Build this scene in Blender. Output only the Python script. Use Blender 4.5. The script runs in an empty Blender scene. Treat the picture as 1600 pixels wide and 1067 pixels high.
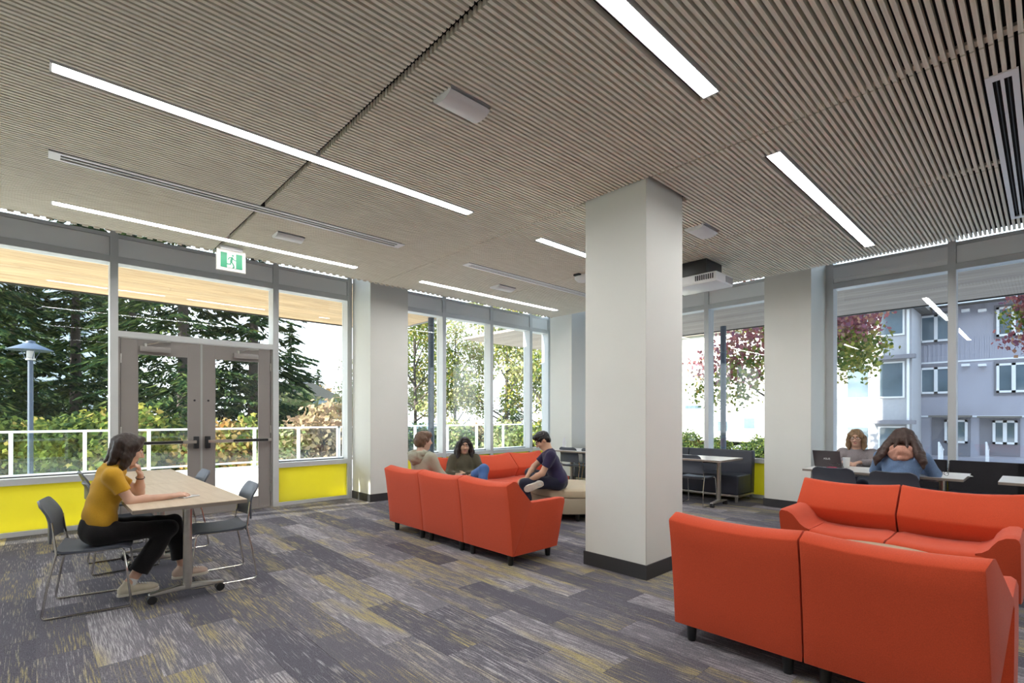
import bpy, bmesh, math, random
import numpy as np
from mathutils import Vector, Matrix
random.seed(7); rng = np.random.default_rng(7)
scn = bpy.context.scene
COL = scn.collection
# ---------------------------------------------------------------- camera, sky, sun, exposure
FPX = 789.6; EYE = 1.4
cd = bpy.data.cameras.new('camera'); cam = bpy.data.objects.new('camera', cd); COL.objects.link(cam)
cd.sensor_width = 36; cd.lens = FPX/1600*36; cd.shift_y = (650-533.5)/1600
cd.clip_start = .05; cd.clip_end = 500
cam.location = (0, 0, EYE)
cam.rotation_euler = (math.pi/2, 0, -math.atan2(.68543, .72814))
scn.camera = cam
w = bpy.data.worlds.new('sky'); scn.world = w; w.use_nodes = True
nt = w.node_tree; nt.nodes.clear()
wo = nt.nodes.new('ShaderNodeOutputWorld'); bg = nt.nodes.new('ShaderNodeBackground')
tc = nt.nodes.new('ShaderNodeTexCoord'); sx = nt.nodes.new('ShaderNodeSeparateXYZ'); cr = nt.nodes.new('ShaderNodeValToRGB')
cr.color_ramp.elements[0].position = 0.0; cr.color_ramp.elements[0].color = (.93, .96, 1, 1)
cr.color_ramp.elements[1].position = .8; cr.color_ramp.elements[1].color = (.50, .70, 1, 1)
nt.links.new(tc.outputs['Generated'], sx.inputs[0]); nt.links.new(sx.outputs['Z'], cr.inputs[0])
nt.links.new(cr.outputs[0], bg.inputs[0]); nt.links.new(bg.outputs[0], wo.inputs[0])
bg.inputs[1].default_value = 2.1
sd = bpy.data.lights.new('sun', 'SUN'); sun = bpy.data.objects.new('sun', sd); COL.objects.link(sun)
sd.energy = 11; sd.angle = .01; sd.color = (1, .93, .82)
sun.location = (-20, 12, 20)
SUND = Vector((-.985, .17, .51)).normalized()
sun.rotation_euler = SUND.to_track_quat('Z', 'Y').to_euler()
vs = scn.view_settings; vs.view_transform = 'Standard'; vs.look = 'None'; vs.gamma = 1; vs.use_curve_mapping = False
vs.exposure = 0.95
scn.cycles.max_bounces = 10; scn.cycles.transparent_max_bounces = 24; scn.cycles.diffuse_bounces = 5
scn.cycles.use_denoising = True
scn.cycles.sample_clamp_indirect = 6
# ---------------------------------------------------------------- helpers: materials
MATS = {}
def mat(name, col=(.8, .8, .8), rough=.5, metal=0, spec=.5, coat=0, emit=None, es=0, var=0, vscale=8, bump=0, bscale=60, stretch=None, trans=0, sheen=0):
    if name in MATS: return MATS[name]
    m = bpy.data.materials.new(name); m.use_nodes = True; MATS[name] = m
    N = m.node_tree.nodes; L = m.node_tree.links; b = N['Principled BSDF']
    b.inputs['Base Color'].default_value = (*col, 1); b.inputs['Roughness'].default_value = rough
    b.inputs['Metallic'].default_value = metal; b.inputs['Specular IOR Level'].default_value = spec
    b.inputs['Coat Weight'].default_value = coat
    if trans: b.inputs['Transmission Weight'].default_value = trans
    if sheen: b.inputs['Sheen Weight'].default_value = sheen
    if emit: b.inputs['Emission Color'].default_value = (*emit, 1); b.inputs['Emission Strength'].default_value = es
    if var or bump:
        t = N.new('ShaderNodeTexCoord'); mp = N.new('ShaderNodeMapping'); L.new(t.outputs['Object'], mp.inputs[0])
        if stretch: mp.inputs['Scale'].default_value = stretch
    if var:
        n = N.new('ShaderNodeTexNoise'); n.inputs['Scale'].default_value = vscale; n.inputs['Detail'].default_value = 4
        L.new(mp.outputs[0], n.inputs['Vector'])
        r = N.new('ShaderNodeMapRange'); r.inputs[1].default_value = .3; r.inputs[2].default_value = .7
        r.inputs[3].default_value = 1-var; r.inputs[4].default_value = 1+var; L.new(n.outputs['Fac'], r.inputs[0])
        mx = N.new('ShaderNodeMix'); mx.data_type = 'RGBA'; mx.blend_type = 'MULTIPLY'; mx.inputs[0].default_value = 1
        mx.inputs[6].default_value = (*col, 1); L.new(r.outputs[0], mx.inputs[7]); L.new(mx.outputs[2], b.inputs['Base Color'])
    if bump:
        n2 = N.new('ShaderNodeTexNoise'); n2.inputs['Scale'].default_value = bscale; n2.inputs['Detail'].default_value = 3
        L.new(mp.outputs[0], n2.inputs['Vector']); bp = N.new('ShaderNodeBump'); bp.inputs['Strength'].default_value = bump
        bp.inputs['Distance'].default_value = .01; L.new(n2.outputs['Fac'], bp.inputs['Height']); L.new(bp.outputs[0], b.inputs['Normal'])
    return m
def node(m, t): return m.node_tree.nodes.new(t)
def glass_mat(name, tint=(.93, .97, .96), refl=1.0):
    m = bpy.data.materials.new(name); m.use_nodes = True; MATS[name] = m
    N = m.node_tree.nodes; L = m.node_tree.links; N.clear()
    o = N.new('ShaderNodeOutputMaterial'); mx = N.new('ShaderNodeMixShader'); t = N.new('ShaderNodeBsdfTransparent'); g = N.new('ShaderNodeBsdfGlossy')
    t.inputs[0].default_value = (*tint, 1); g.inputs['Roughness'].default_value = 0; f = N.new('ShaderNodeLayerWeight'); f.inputs[0].default_value = .5
    pw = N.new('ShaderNodeMath'); pw.operation = 'POWER'; pw.inputs[1].default_value = 5; L.new(f.outputs['Facing'], pw.inputs[0])
    k = N.new('ShaderNodeMath'); k.operation = 'MULTIPLY_ADD'; k.inputs[1].default_value = .9*refl; k.inputs[2].default_value = .038*refl
    L.new(pw.outputs[0], k.inputs[0]); L.new(k.outputs[0], mx.inputs[0]); L.new(t.outputs[0], mx.inputs[1]); L.new(g.outputs[0], mx.inputs[2]); L.new(mx.outputs[0], o.inputs[0])
    return m
WHITE = mat('white_paint', (.755, .765, .725), .55, var=.015, vscale=2, bump=.03, bscale=180)
BASEB = mat('dark_rubber_base', (.035, .035, .038), .5)
ALU = mat('anodised_aluminium', (.64, .66, .67), .4, metal=.2, var=.03, vscale=3)
SPAN = mat('grey_spandrel_panel', (.84, .86, .87), .4, metal=0, var=.02, vscale=1.5)
DOORM = mat('taupe_painted_door', (.27, .245, .235), .42, var=.03, vscale=3)
STEEL = mat('brushed_steel', (.56, .54, .50), .28, metal=1, var=.05, vscale=30)
CHROME = mat('chrome_wire', (.62, .60, .57), .16, metal=1)
BLACK = mat('black_plastic', (.015, .015, .017), .4)
DARKM = mat('dark_metal', (.03, .03, .033), .45, metal=.5)
VOID = mat('black_ceiling_void', (.012, .011, .011), .9)
YEL = mat('yellow_translucent_glass', (.84, .79, .09), .14, spec=.6)
def make_translucent(m, fac):
    N = m.node_tree.nodes; L = m.node_tree.links; b = N['Principled BSDF']; o = N['Material Output']; t = N.new('ShaderNodeBsdfTranslucent'); t.inputs[0].default_value = b.inputs['Base Color'].default_value
    x = N.new('ShaderNodeMixShader'); x.inputs[0].default_value = fac; L.new(b.outputs[0], x.inputs[1]); L.new(t.outputs[0], x.inputs[2]); L.new(x.outputs[0], o.inputs[0])
make_translucent(YEL, .45)
GLASS = glass_mat('window_glass', (.94, .97, .965))
RGLASS = glass_mat('railing_glass', (.86, .92, .92))
LIT = mat('lit_diffuser', (.9, .9, .9), .6, emit=(1, .985, .965), es=24)
LIGHTW = mat('white_enamel', (.80, .81, .83), .35)
def wood_mat(name, c1, c2, rough=.55, scale=(1, 14, 14), knots=False, boards=None):
    m = bpy.data.materials.new(name); m.use_nodes = True; MATS[name] = m
    N = m.node_tree.nodes; L = m.node_tree.links; b = N['Principled BSDF']; b.inputs['Roughness'].default_value = rough
    g = N.new('ShaderNodeNewGeometry'); mp = N.new('ShaderNodeMapping'); mp.inputs['Scale'].default_value = scale; L.new(g.outputs['Position'], mp.inputs[0])
    n = N.new('ShaderNodeTexNoise'); n.inputs['Scale'].default_value = 3; n.inputs['Detail'].default_value = 6; n.inputs['Distortion'].default_value = .6
    L.new(mp.outputs[0], n.inputs['Vector']); r = N.new('ShaderNodeValToRGB'); L.new(n.outputs['Fac'], r.inputs[0])
    r.color_ramp.elements[0].position = .32; r.color_ramp.elements[0].color = (*c1, 1); r.color_ramp.elements[1].position = .68; r.color_ramp.elements[1].color = (*c2, 1)
    out = r.outputs[0]
    if knots:
        v = N.new('ShaderNodeTexVoronoi'); v.inputs['Scale'].default_value = 1.0
        mp2 = N.new('ShaderNodeMapping'); mp2.inputs['Scale'].default_value = (knots[0], knots[1], 1); L.new(g.outputs['Position'], mp2.inputs[0]); L.new(mp2.outputs[0], v.inputs['Vector'])
        rr = N.new('ShaderNodeMapRange'); rr.inputs[1].default_value = .03; rr.inputs[2].default_value = .09; rr.inputs[3].default_value = .45; rr.inputs[4].default_value = 1; L.new(v.outputs['Distance'], rr.inputs[0])
        mx = N.new('ShaderNodeMix'); mx.data_type = 'RGBA'; mx.blend_type = 'MULTIPLY'; mx.inputs[0].default_value = 1; L.new(out, mx.inputs[6]); L.new(rr.outputs[0], mx.inputs[7]); out = mx.outputs[2]
    if boards:
        sp = N.new('ShaderNodeSeparateXYZ'); L.new(g.outputs['Position'], sp.inputs[0])
        d = N.new('ShaderNodeMath'); d.operation = 'DIVIDE'; d.inputs[1].default_value = boards[1]; L.new(sp.outputs[boards[0]], d.inputs[0])
        fl = N.new('ShaderNodeMath'); fl.operation = 'FLOOR'; L.new(d.outputs[0], fl.inputs[0]); wn = N.new('ShaderNodeTexWhiteNoise'); wn.noise_dimensions = '1D'; L.new(fl.outputs[0], wn.inputs['W'])
        r2 = N.new('ShaderNodeMapRange'); r2.inputs[3].default_value = .86; r2.inputs[4].default_value = 1.08; L.new(wn.outputs['Value'], r2.inputs[0])
        fr = N.new('ShaderNodeMath'); fr.operation = 'FRACT'; L.new(d.outputs[0], fr.inputs[0]); gt = N.new('ShaderNodeMath'); gt.operation = 'GREATER_THAN'; gt.inputs[1].default_value = .05; L.new(fr.outputs[0], gt.inputs[0])
        m3 = N.new('ShaderNodeMapRange'); m3.inputs[3].default_value = .7; L.new(gt.outputs[0], m3.inputs[0]); mu = N.new('ShaderNodeMath'); mu.operation = 'MULTIPLY'; L.new(r2.outputs[0], mu.inputs[0]); L.new(m3.outputs[0], mu.inputs[1])
        mx = N.new('ShaderNodeMix'); mx.data_type = 'RGBA'; mx.blend_type = 'MULTIPLY'; mx.inputs[0].default_value = 1; L.new(out, mx.inputs[6]); L.new(mu.outputs[0], mx.inputs[7]); out = mx.outputs[2]
    L.new(out, b.inputs['Base Color']); return m
SLATM = wood_mat('pale_wood_slat', (.74, .695, .59), (.88, .845, .745), .6, (1.2, 30, 30))
SOFF = wood_mat('pine_soffit_boards', (.46, .30, .16), (.68, .49, .29), .6, (.5, 6, 6), (1.6, 6), (1, .19))
SOFF2 = wood_mat('shaded_soffit_boards', (.36, .29, .24), (.48, .40, .34), .6, (6, .5, 6), (6, 1.6), (0, .19))  # greyer, darker copy of the pine boards; shade is put into the colour
TABLEM = wood_mat('pale_maple_laminate', (.56, .45, .33), (.66, .55, .42), .32, (9, .8, 9))
TABLEW = mat('white_laminate', (.74, .73, .71), .3)
# ---------------------------------------------------------------- helpers: meshes
class MB:
    def __init__(s): s.v = []; s.f = []; s.mi = []
    def add(s, vs, fs, mi=0):
        o = len(s.v); s.v += [tuple(p) for p in vs]; s.f += [tuple(i+o for i in f) for f in fs]; s.mi += [mi]*len(fs); return s
    def box(s, a, b, mi=0):
        x0, y0, z0 = a; x1, y1, z1 = b
        return s.add([(x0,y0,z0),(x1,y0,z0),(x1,y1,z0),(x0,y1,z0),(x0,y0,z1),(x1,y0,z1),(x1,y1,z1),(x0,y1,z1)],
            [(0,3,2,1),(4,5,6,7),(0,1,5,4),(1,2,6,5),(2,3,7,6),(3,0,4,7)], mi)
    def prism(s, poly, a0, a1, axis='y', mi=0):
        # poly in the plane normal to axis: y -> (x,z), x -> (y,z), z -> (x,y)
        def P(p, t): return (p[0], t, p[1]) if axis == 'y' else ((t, p[0], p[1]) if axis == 'x' else (p[0], p[1], t))
        n = len(poly); vs = [P(p, a0) for p in poly]+[P(p, a1) for p in poly]
        fs = [tuple(range(n))[::-1], tuple(range(n, 2*n))]+[(i, (i+1) % n, n+(i+1) % n, n+i) for i in range(n)]
        return s.add(vs, fs, mi)
    def tube(s, pts, r, n=8, mi=0, cap=True):
        pts = [Vector(p) for p in pts]; rs = r if isinstance(r, (list, tuple)) else [r]*len(pts); vs = []; fs = []
        up = None
        for i, p in enumerate(pts):
            d = (pts[min(i+1, len(pts)-1)]-pts[max(i-1, 0)]).normalized()
            if up is None:
                up = Vector((0, 0, 1)) if abs(d.z) < .9 else Vector((1, 0, 0))
            a = d.cross(up)
            if a.length < 1e-4: a = d.orthogonal()
            a.normalize(); bb = d.cross(a).normalized(); up = a.cross(d).normalized()
            for k in range(n):
                t = 2*math.pi*k/n; vs.append(p+(a*math.cos(t)+bb*math.sin(t))*rs[i])
        for i in range(len(pts)-1):
            for k in range(n): fs.append((i*n+k, i*n+(k+1) % n, (i+1)*n+(k+1) % n, (i+1)*n+k))
        if cap: fs += [tuple(range(n))[::-1], tuple(range((len(pts)-1)*n, len(pts)*n))]
        return s.add(vs, fs, mi)
    def lathe(s, prof, c=(0, 0, 0), n=24, mi=0):
        vs = []; fs = []
        for r, z in prof:
            for k in range(n): t = 2*math.pi*k/n; vs.append((c[0]+r*math.cos(t), c[1]+r*math.sin(t), c[2]+z))
        for i in range(len(prof)-1):
            for k in range(n): fs.append((i*n+k, i*n+(k+1) % n, (i+1)*n+(k+1) % n, (i+1)*n+k))
        fs += [tuple(range(n))[::-1], tuple(range((len(prof)-1)*n, len(prof)*n))]
        return s.add(vs, fs, mi)
    def grid(s, G, mi=0, close_u=False):
        nu = len(G); nv = len(G[0]); vs = [p for r in G for p in r]; fs = []
        for i in range(nu if close_u else nu-1):
            for j in range(nv-1): fs.append((i*nv+j, ((i+1) % nu)*nv+j, ((i+1) % nu)*nv+j+1, i*nv+j+1))
        return s.add(vs, fs, mi)
    def mesh(s, name, mats, smooth=False, bevel=0, seg=2, solid=0, angle=None, subsurf=0):
        me = bpy.data.meshes.new(name); me.from_pydata(s.v, [], s.f)
        for m in (mats if isinstance(mats, (list, tuple)) else [mats]): me.materials.append(m)
        if any(s.mi): me.polygons.foreach_set('material_index', s.mi)
        bm = bmesh.new(); bm.from_mesh(me)
        if solid:
            bmesh.ops.recalc_face_normals(bm, faces=bm.faces[:]); bmesh.ops.solidify(bm, geom=bm.faces[:], thickness=solid)
        bmesh.ops.recalc_face_normals(bm, faces=bm.faces[:])
        if bevel:
            es = [e for e in bm.edges if len(e.link_faces) == 2 and e.calc_face_angle(0) > .35]
            bmesh.ops.bevel(bm, geom=es, offset=bevel, segments=seg, profile=.6, affect='EDGES', clamp_overlap=True)
        if subsurf:
            for _ in range(subsurf): bmesh.ops.subdivide_edges(bm, edges=bm.edges[:], cuts=1, use_grid_fill=True, smooth=.8)
        bm.to_mesh(me); bm.free()
        if smooth or bevel:
            me.polygons.foreach_set('use_smooth', [True]*len(me.polygons))
            try: me.set_sharp_from_angle(angle=angle or .7)
            except Exception: pass
        me.update(); return me
    def build(s, name, mats, parent=None, **k):
        o = bpy.data.objects.new(name, s.mesh(name, mats, **k)); COL.objects.link(o)
        if parent is not None: o.parent = parent
        return o
def tag(o, label=None, cat=None, group=None, kind=None):
    if label: o['label'] = label
    if cat: o['category'] = cat
    if group: o['group'] = group
    if kind: o['kind'] = kind
    return o
def empty(name, loc=(0, 0, 0), rz=0, **k):
    o = bpy.data.objects.new(name, None); COL.objects.link(o); o.location = loc; o.rotation_euler = (0, 0, rz); o.empty_display_size = .1
    return tag(o, **k)
def struct(o, label): return tag(o, label, kind='structure')
def copy_tree(o, parent=None):
    c = o.copy(); COL.objects.link(c); c.parent = parent
    for ch in o.children: copy_tree(ch, c)
    return c
def box(name, a, b, m, parent=None, **k): return MB().box(a, b).build(name, m, parent, **k)
AX = (.72814, .68543); AY = (-.68543, .72814)
def proj(x, y, z):
    r = x*AX[0]+y*AY[0]; d = x*AX[1]+y*AY[1]
    return (800+FPX*r/d, 650-FPX*(z-EYE)/d, d) if d > .05 else None
# ---------------------------------------------------------------- room shell
CZ = 3.42; YW = 8.2; XW = 8.98; XB = -4.0; YB = -4.0
# floor slab with carpet planks
floor = box('floor', (XB, YB, -.2), (XW+.15, YW+.15, -.006), mat('grey_underlay', (.10, .10, .11), .9)); struct(floor, 'grey and ochre striped carpet plank floor')
cm = bpy.data.materials.new('striated_carpet'); cm.use_nodes = True
def carpet(m):
    N = m.node_tree.nodes; L = m.node_tree.links; b = N['Principled BSDF']; b.inputs['Roughness'].default_value = .95; b.inputs['Specular IOR Level'].default_value = .1
    def M(op, a, bb=None, c=None):
        n = N.new('ShaderNodeMath'); n.operation = op
        for i, q in enumerate((a, bb, c)):
            if q is None: continue
            if isinstance(q, (int, float)): n.inputs[i].default_value = q
            else: L.new(q, n.inputs[i])
        return n.outputs[0]
    g = N.new('ShaderNodeNewGeometry'); s = N.new('ShaderNodeSeparateXYZ'); L.new(g.outputs['Position'], s.inputs[0]); X = s.outputs[0]; Y = s.outputs[1]
    ix = M('FLOOR', M('DIVIDE', M('ADD', X, 50), .25)); iy = M('FLOOR', M('ADD', Y, M('ADD', 50, M('FRACT', M('MULTIPLY', ix, .37)))))
    cmb = N.new('ShaderNodeCombineXYZ'); L.new(ix, cmb.inputs[0]); L.new(iy, cmb.inputs[1])
    wn = N.new('ShaderNodeTexWhiteNoise'); wn.noise_dimensions = '2D'; L.new(cmb.outputs[0], wn.inputs['Vector'])
    # offset the streak pattern plank by plank
    ad = N.new('ShaderNodeVectorMath'); ad.operation = 'MULTIPLY_ADD'; L.new(wn.outputs['Color'], ad.inputs[0]); ad.inputs[1].default_value = (9, 9, 9); L.new(g.outputs['Position'], ad.inputs[2])
    def noise(sc, scale, det=3, dist=0):
        mp = N.new('ShaderNodeMapping'); mp.inputs['Scale'].default_value = scale; L.new(ad.outputs[0], mp.inputs[0])
        n = N.new('ShaderNodeTexNoise'); n.inputs['Scale'].default_value = sc; n.inputs['Detail'].default_value = det; L.new(mp.outputs[0], n.inputs['Vector']); return n.outputs['Fac']
    streak = noise(1, (150, 6.5, 1), 3); patch = noise(1, (6, .9, 1), 2); fine = noise(1, (260, 130, 1), 2); hue = noise(1, (6, .9, 1), 1)
    thr = M('ADD', M('MULTIPLY', wn.outputs['Value'], .16), M('ADD', M('MULTIPLY', M('SUBTRACT', patch, .5), .55), -.08))
    f = M('MULTIPLY', M('ADD', M('SUBTRACT', streak, .5), thr), 4.6); fc = N.new('ShaderNodeClamp'); L.new(f, fc.inputs[0])
    sepc = N.new('ShaderNodeSeparateColor'); L.new(wn.outputs['Color'], sepc.inputs[0])
    base = N.new('ShaderNodeValToRGB'); L.new(sepc.outputs[0], base.inputs[0])
    base.color_ramp.elements[0].color = (.10, .098, .12, 1); base.color_ramp.elements[1].color = (.19, .18, .20, 1)
    yf = M('ADD', M('MULTIPLY', M('SUBTRACT', hue, .5), 5), M('MULTIPLY', M('SUBTRACT', sepc.outputs[1], .30), 1.6)); yc = N.new('ShaderNodeClamp'); L.new(yf, yc.inputs[0])
    yarn = N.new('ShaderNodeMix'); yarn.data_type = 'RGBA'; yarn.inputs[6].default_value = (.44, .42, .44, 1); yarn.inputs[7].default_value = (.37, .315, .165, 1); L.new(yc.outputs[0], yarn.inputs[0])
    mx = N.new('ShaderNodeMix'); mx.data_type = 'RGBA'; L.new(fc.outputs[0], mx.inputs[0]); L.new(base.outputs[0], mx.inputs[6]); L.new(yarn.outputs[2], mx.inputs[7])
    m2 = N.new('ShaderNodeMix'); m2.data_type = 'RGBA'; m2.blend_type = 'MULTIPLY'; m2.inputs[0].default_value = 1; L.new(mx.outputs[2], m2.inputs[6])
    fr = N.new('ShaderNodeMapRange'); fr.inputs[1].default_value = .3; fr.inputs[2].default_value = .7; fr.inputs[3].default_value = .62; fr.inputs[4].default_value = 1.34; L.new(fine, fr.inputs[0]); L.new(fr.outputs[0], m2.inputs[7])
    L.new(m2.outputs[2], b.inputs['Base Color'])
    bp = N.new('ShaderNodeBump'); bp.inputs['Strength'].default_value = .5; bp.inputs['Distance'].default_value = .006; L.new(fine, bp.inputs['Height']); L.new(bp.outputs[0], b.inputs['Normal'])
carpet(cm)
PL = []
ix0 = int((XB+50)/.25); 
for ix in range(ix0, int((XW+50)/.25)+1):
    off = (ix*.37) % 1
    for iy in range(44, 61):
        x = ix*.25-50; y = iy-50-off
        x0, x1, y0, y1 = max(x, XB), min(x+.25, XW), max(y, YB), min(y+1, YW)
        if x1-x0 > .02 and y1-y0 > .02: PL.append((x0, y0, x1, y1))
def parea(p):
    q = [proj(a, b, 0) for a, b in ((p[0], p[1]), (p[2], p[1]), (p[2], p[3]), (p[0], p[3]))]
    if any(t is None for t in q): return 0
    if all(t[0] < 0 for t in q) or all(t[0] > 1600 for t in q) or all(t[1] > 1067 for t in q): return 0
    return .5*abs(sum(q[i][0]*q[(i+1) % 4][1]-q[(i+1) % 4][0]*q[i][1] for i in range(4)))
PL.sort(key=parea, reverse=True)
pm = MB().box((0, 0, 0), (1, 1, 1)).mesh('carpet_plank', cm)
for k, p in enumerate(PL[:290]):
    o = bpy.data.objects.new('carpet_plank', pm); COL.objects.link(o); o.parent = floor
    o.location = (p[0]+.0008, p[1]+.0008, -.006); o.scale = (p[2]-p[0]-.0016, p[3]-p[1]-.0016, .006-random.random()*.0012)
far = MB()
for p in PL[290:]: far.box((p[0]+.0008, p[1]+.0008, -.006), (p[2]-.0008, p[3]-.0008, -random.random()*.0012))
tag(far.build('carpet_planks', cm, floor), kind='stuff')
# back walls (behind the camera) and soffit slab above the slatted ceiling
struct(box('wall_back', (XB-.2, YB, 0), (XB, YW+.15, 4.3), WHITE), 'plain white wall behind the table')
struct(box('wall_side', (XB-.2, YB-.2, 0), (XW+.15, YB, 4.3), WHITE), 'plain white wall opposite the glass doors')
slab = box('ceiling_slab', (XB-.2, YB-.2, 4.3), (XW+.15, YW+.15, 4.6), mat('concrete_slab', (.35, .35, .35), .8)); struct(slab, 'concrete slab above the slatted ceiling')
up = box('upper_floors', (XB-14, -40, 4.6), (XW+.15, YW+.15, 17), mat('facade_grey', (.4, .4, .42), .8)); struct(up, 'upper storeys of the building')
# columns
def column(name, x0, y0, x1, y1, label, top=4.3):
    c = box(name, (x0, y0, 0), (x1, y1, top), WHITE, bevel=.004, seg=1); tag(c, label, 'column')
    c['kind'] = 'structure'
    e = .012
    b = MB(); b.box((x0-e, y0-e, .0), (x1+e, y0, .125)).box((x0-e, y0, 0), (x0, y1+e, .125)).box((x1, y0, 0), (x1+e, y1+e, .125)).box((x0, y1, 0), (x1, y1+e, .125))
    b.build('baseboard', BASEB, c); return c
column('column_center', 3.79, 2.357, 4.417, 3.013, 'free-standing square white column in the middle of the room', 3.50)
column('column_wall', 3.955, 7.56, 4.66, 8.2, 'white column between the glass doors and the far windows')
column('column_corner', 8.26, 6.93, 8.98, 7.55, 'white column near the far corner behind the dark chairs')
column('column_window', 8.26, 2.385, 8.98, 3.04, 'white column left of the two women at the window')
# ---------------------------------------------------------------- curtain wall
def R(b, ax, u0, u1, d0, d1, z0, z1):
    # ax 'x': wall runs along X, depth along Y ; ax 'y': wall runs along Y, depth along X
    if ax == 'x': b.box((u0, YW+d0, z0), (u1, YW+d1, z1))
    else: b.box((XW+d0, u0, z0), (XW+d1, u1, z1))
def wbox(name, ax, u0, u1, d0, d1, z0, z1, m, parent, **k):
    b = MB(); R(b, ax, min(u0, u1), max(u0, u1), d0, d1, z0, z1); return b.build(name, m, parent, **k)
wn_ = [0]
def bay(ax, u0, u1, label, door=False):
    # u0,u1 = mullion centre lines ; builds right-hand mullion at u1 only when asked by caller
    wn_[0] += 1; W = empty('window_%d' % wn_[0]); struct(W, label)
    a, b = min(u0, u1)+.042, max(u0, u1)-.042
    wbox('top_frame', ax, a, b, 0, .20, 3.69, 3.735, ALU, W)
    wbox('upper_pane', ax, a, b, .15, .162, 3.735, 4.25, GLASS, W)
    wbox('upper_frame', ax, a, b, 0, .20, 4.25, 4.3, ALU, W)
    wbox('spandrel_panel', ax, a+.004, b-.004, .012, .14, 3.455, 3.686, SPAN, W)
    wbox('head_transom', ax, a, b, 0, .20, 3.365, 3.45, ALU, W)
    if door:
        wbox('door_transom', ax, a, b, 0, .20, 2.425, 2.50, ALU, W)
        wbox('pane', ax, a, b, .15, .162, 2.50, 3.365, GLASS, W)
    else:
        wbox('pane', ax, a, b, .15, .162, .67, 3.365, GLASS, W)
        wbox('glazing_bead', ax, a, b, .144, .15, .67, .685, DARKM, W)
        wbox('sill', ax, a, b, -.012, .20, .595, .67, ALU, W)
        wbox('yellow_panel', ax, a, b, .035, .06, .055, .595, YEL, W)
        wbox('bottom_rail', ax, a, b, 0, .20, 0, .055, ALU, W)
    return W
def mullion(ax, u, parent, w=.084, z0=0):
    wbox('mullion', ax, u-w/2, u+w/2, -.006, .205, z0, 4.3, ALU, parent)
Lm = [-3.955, -1.25+.0, .725, 2.70, 3.905]
prev = None
for i in range(len(Lm)-1):
    lab = ['glazed bay at the far left out of view', 'glazed bay with yellow panel left of the glass doors', 'glazing above the double glass doors', 'narrow glazed bay with yellow panel right of the glass doors'][i]
    W = bay('x', Lm[i], Lm[i+1], lab, door=(i == 2)); mullion('x', Lm[i+1], W)
    if i == 0: mullion('x', Lm[0], W)
L2m = [4.70, 5.88, 7.12, 8.32, 8.94]
for i in range(4):
    lab = ['far window pane with the canopy post behind it', 'far window behind the long-haired woman on the red sofa', 'far window right of the long-haired woman', 'narrow far window beside the corner column'][i]
    W = bay('x', L2m[i], L2m[i+1], lab); mullion('x', L2m[i+1], W)
    if i == 0: mullion('x', L2m[0], W)
Rm = [6.89, 5.75, 4.32, 3.08]
for i in range(3):
    lab = ['side window behind the corner column', 'side window behind the dark chairs', 'side window behind the dark banquette'][i]
    W = bay('y', Rm[i], Rm[i+1], lab); mullion('y', Rm[i+1], W)
    if i == 0: mullion('y', Rm[0], W)
W = bay('y', 8.16, 7.6, 'narrow side window in the far corner'); mullion('y', 8.16, W); mullion('y', 7.6, W)
Sm = [2.335, .895, -.54, -1.97, -3.95]
for i in range(4):
    lab = ['tall window behind the woman with glasses', 'tall window at the right edge showing the grey building', 'tall window right of the picture', 'last tall window beyond the right edge'][i]
    W = bay('y', Sm[i], Sm[i+1], lab); mullion('y', Sm[i+1], W)
    if i == 0:
        mullion('y', Sm[0], W, .10); wbox('roller_shade_box', 'y', .937, 2.285, -.004, .012, 3.515, 3.69, SPAN, W)
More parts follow.
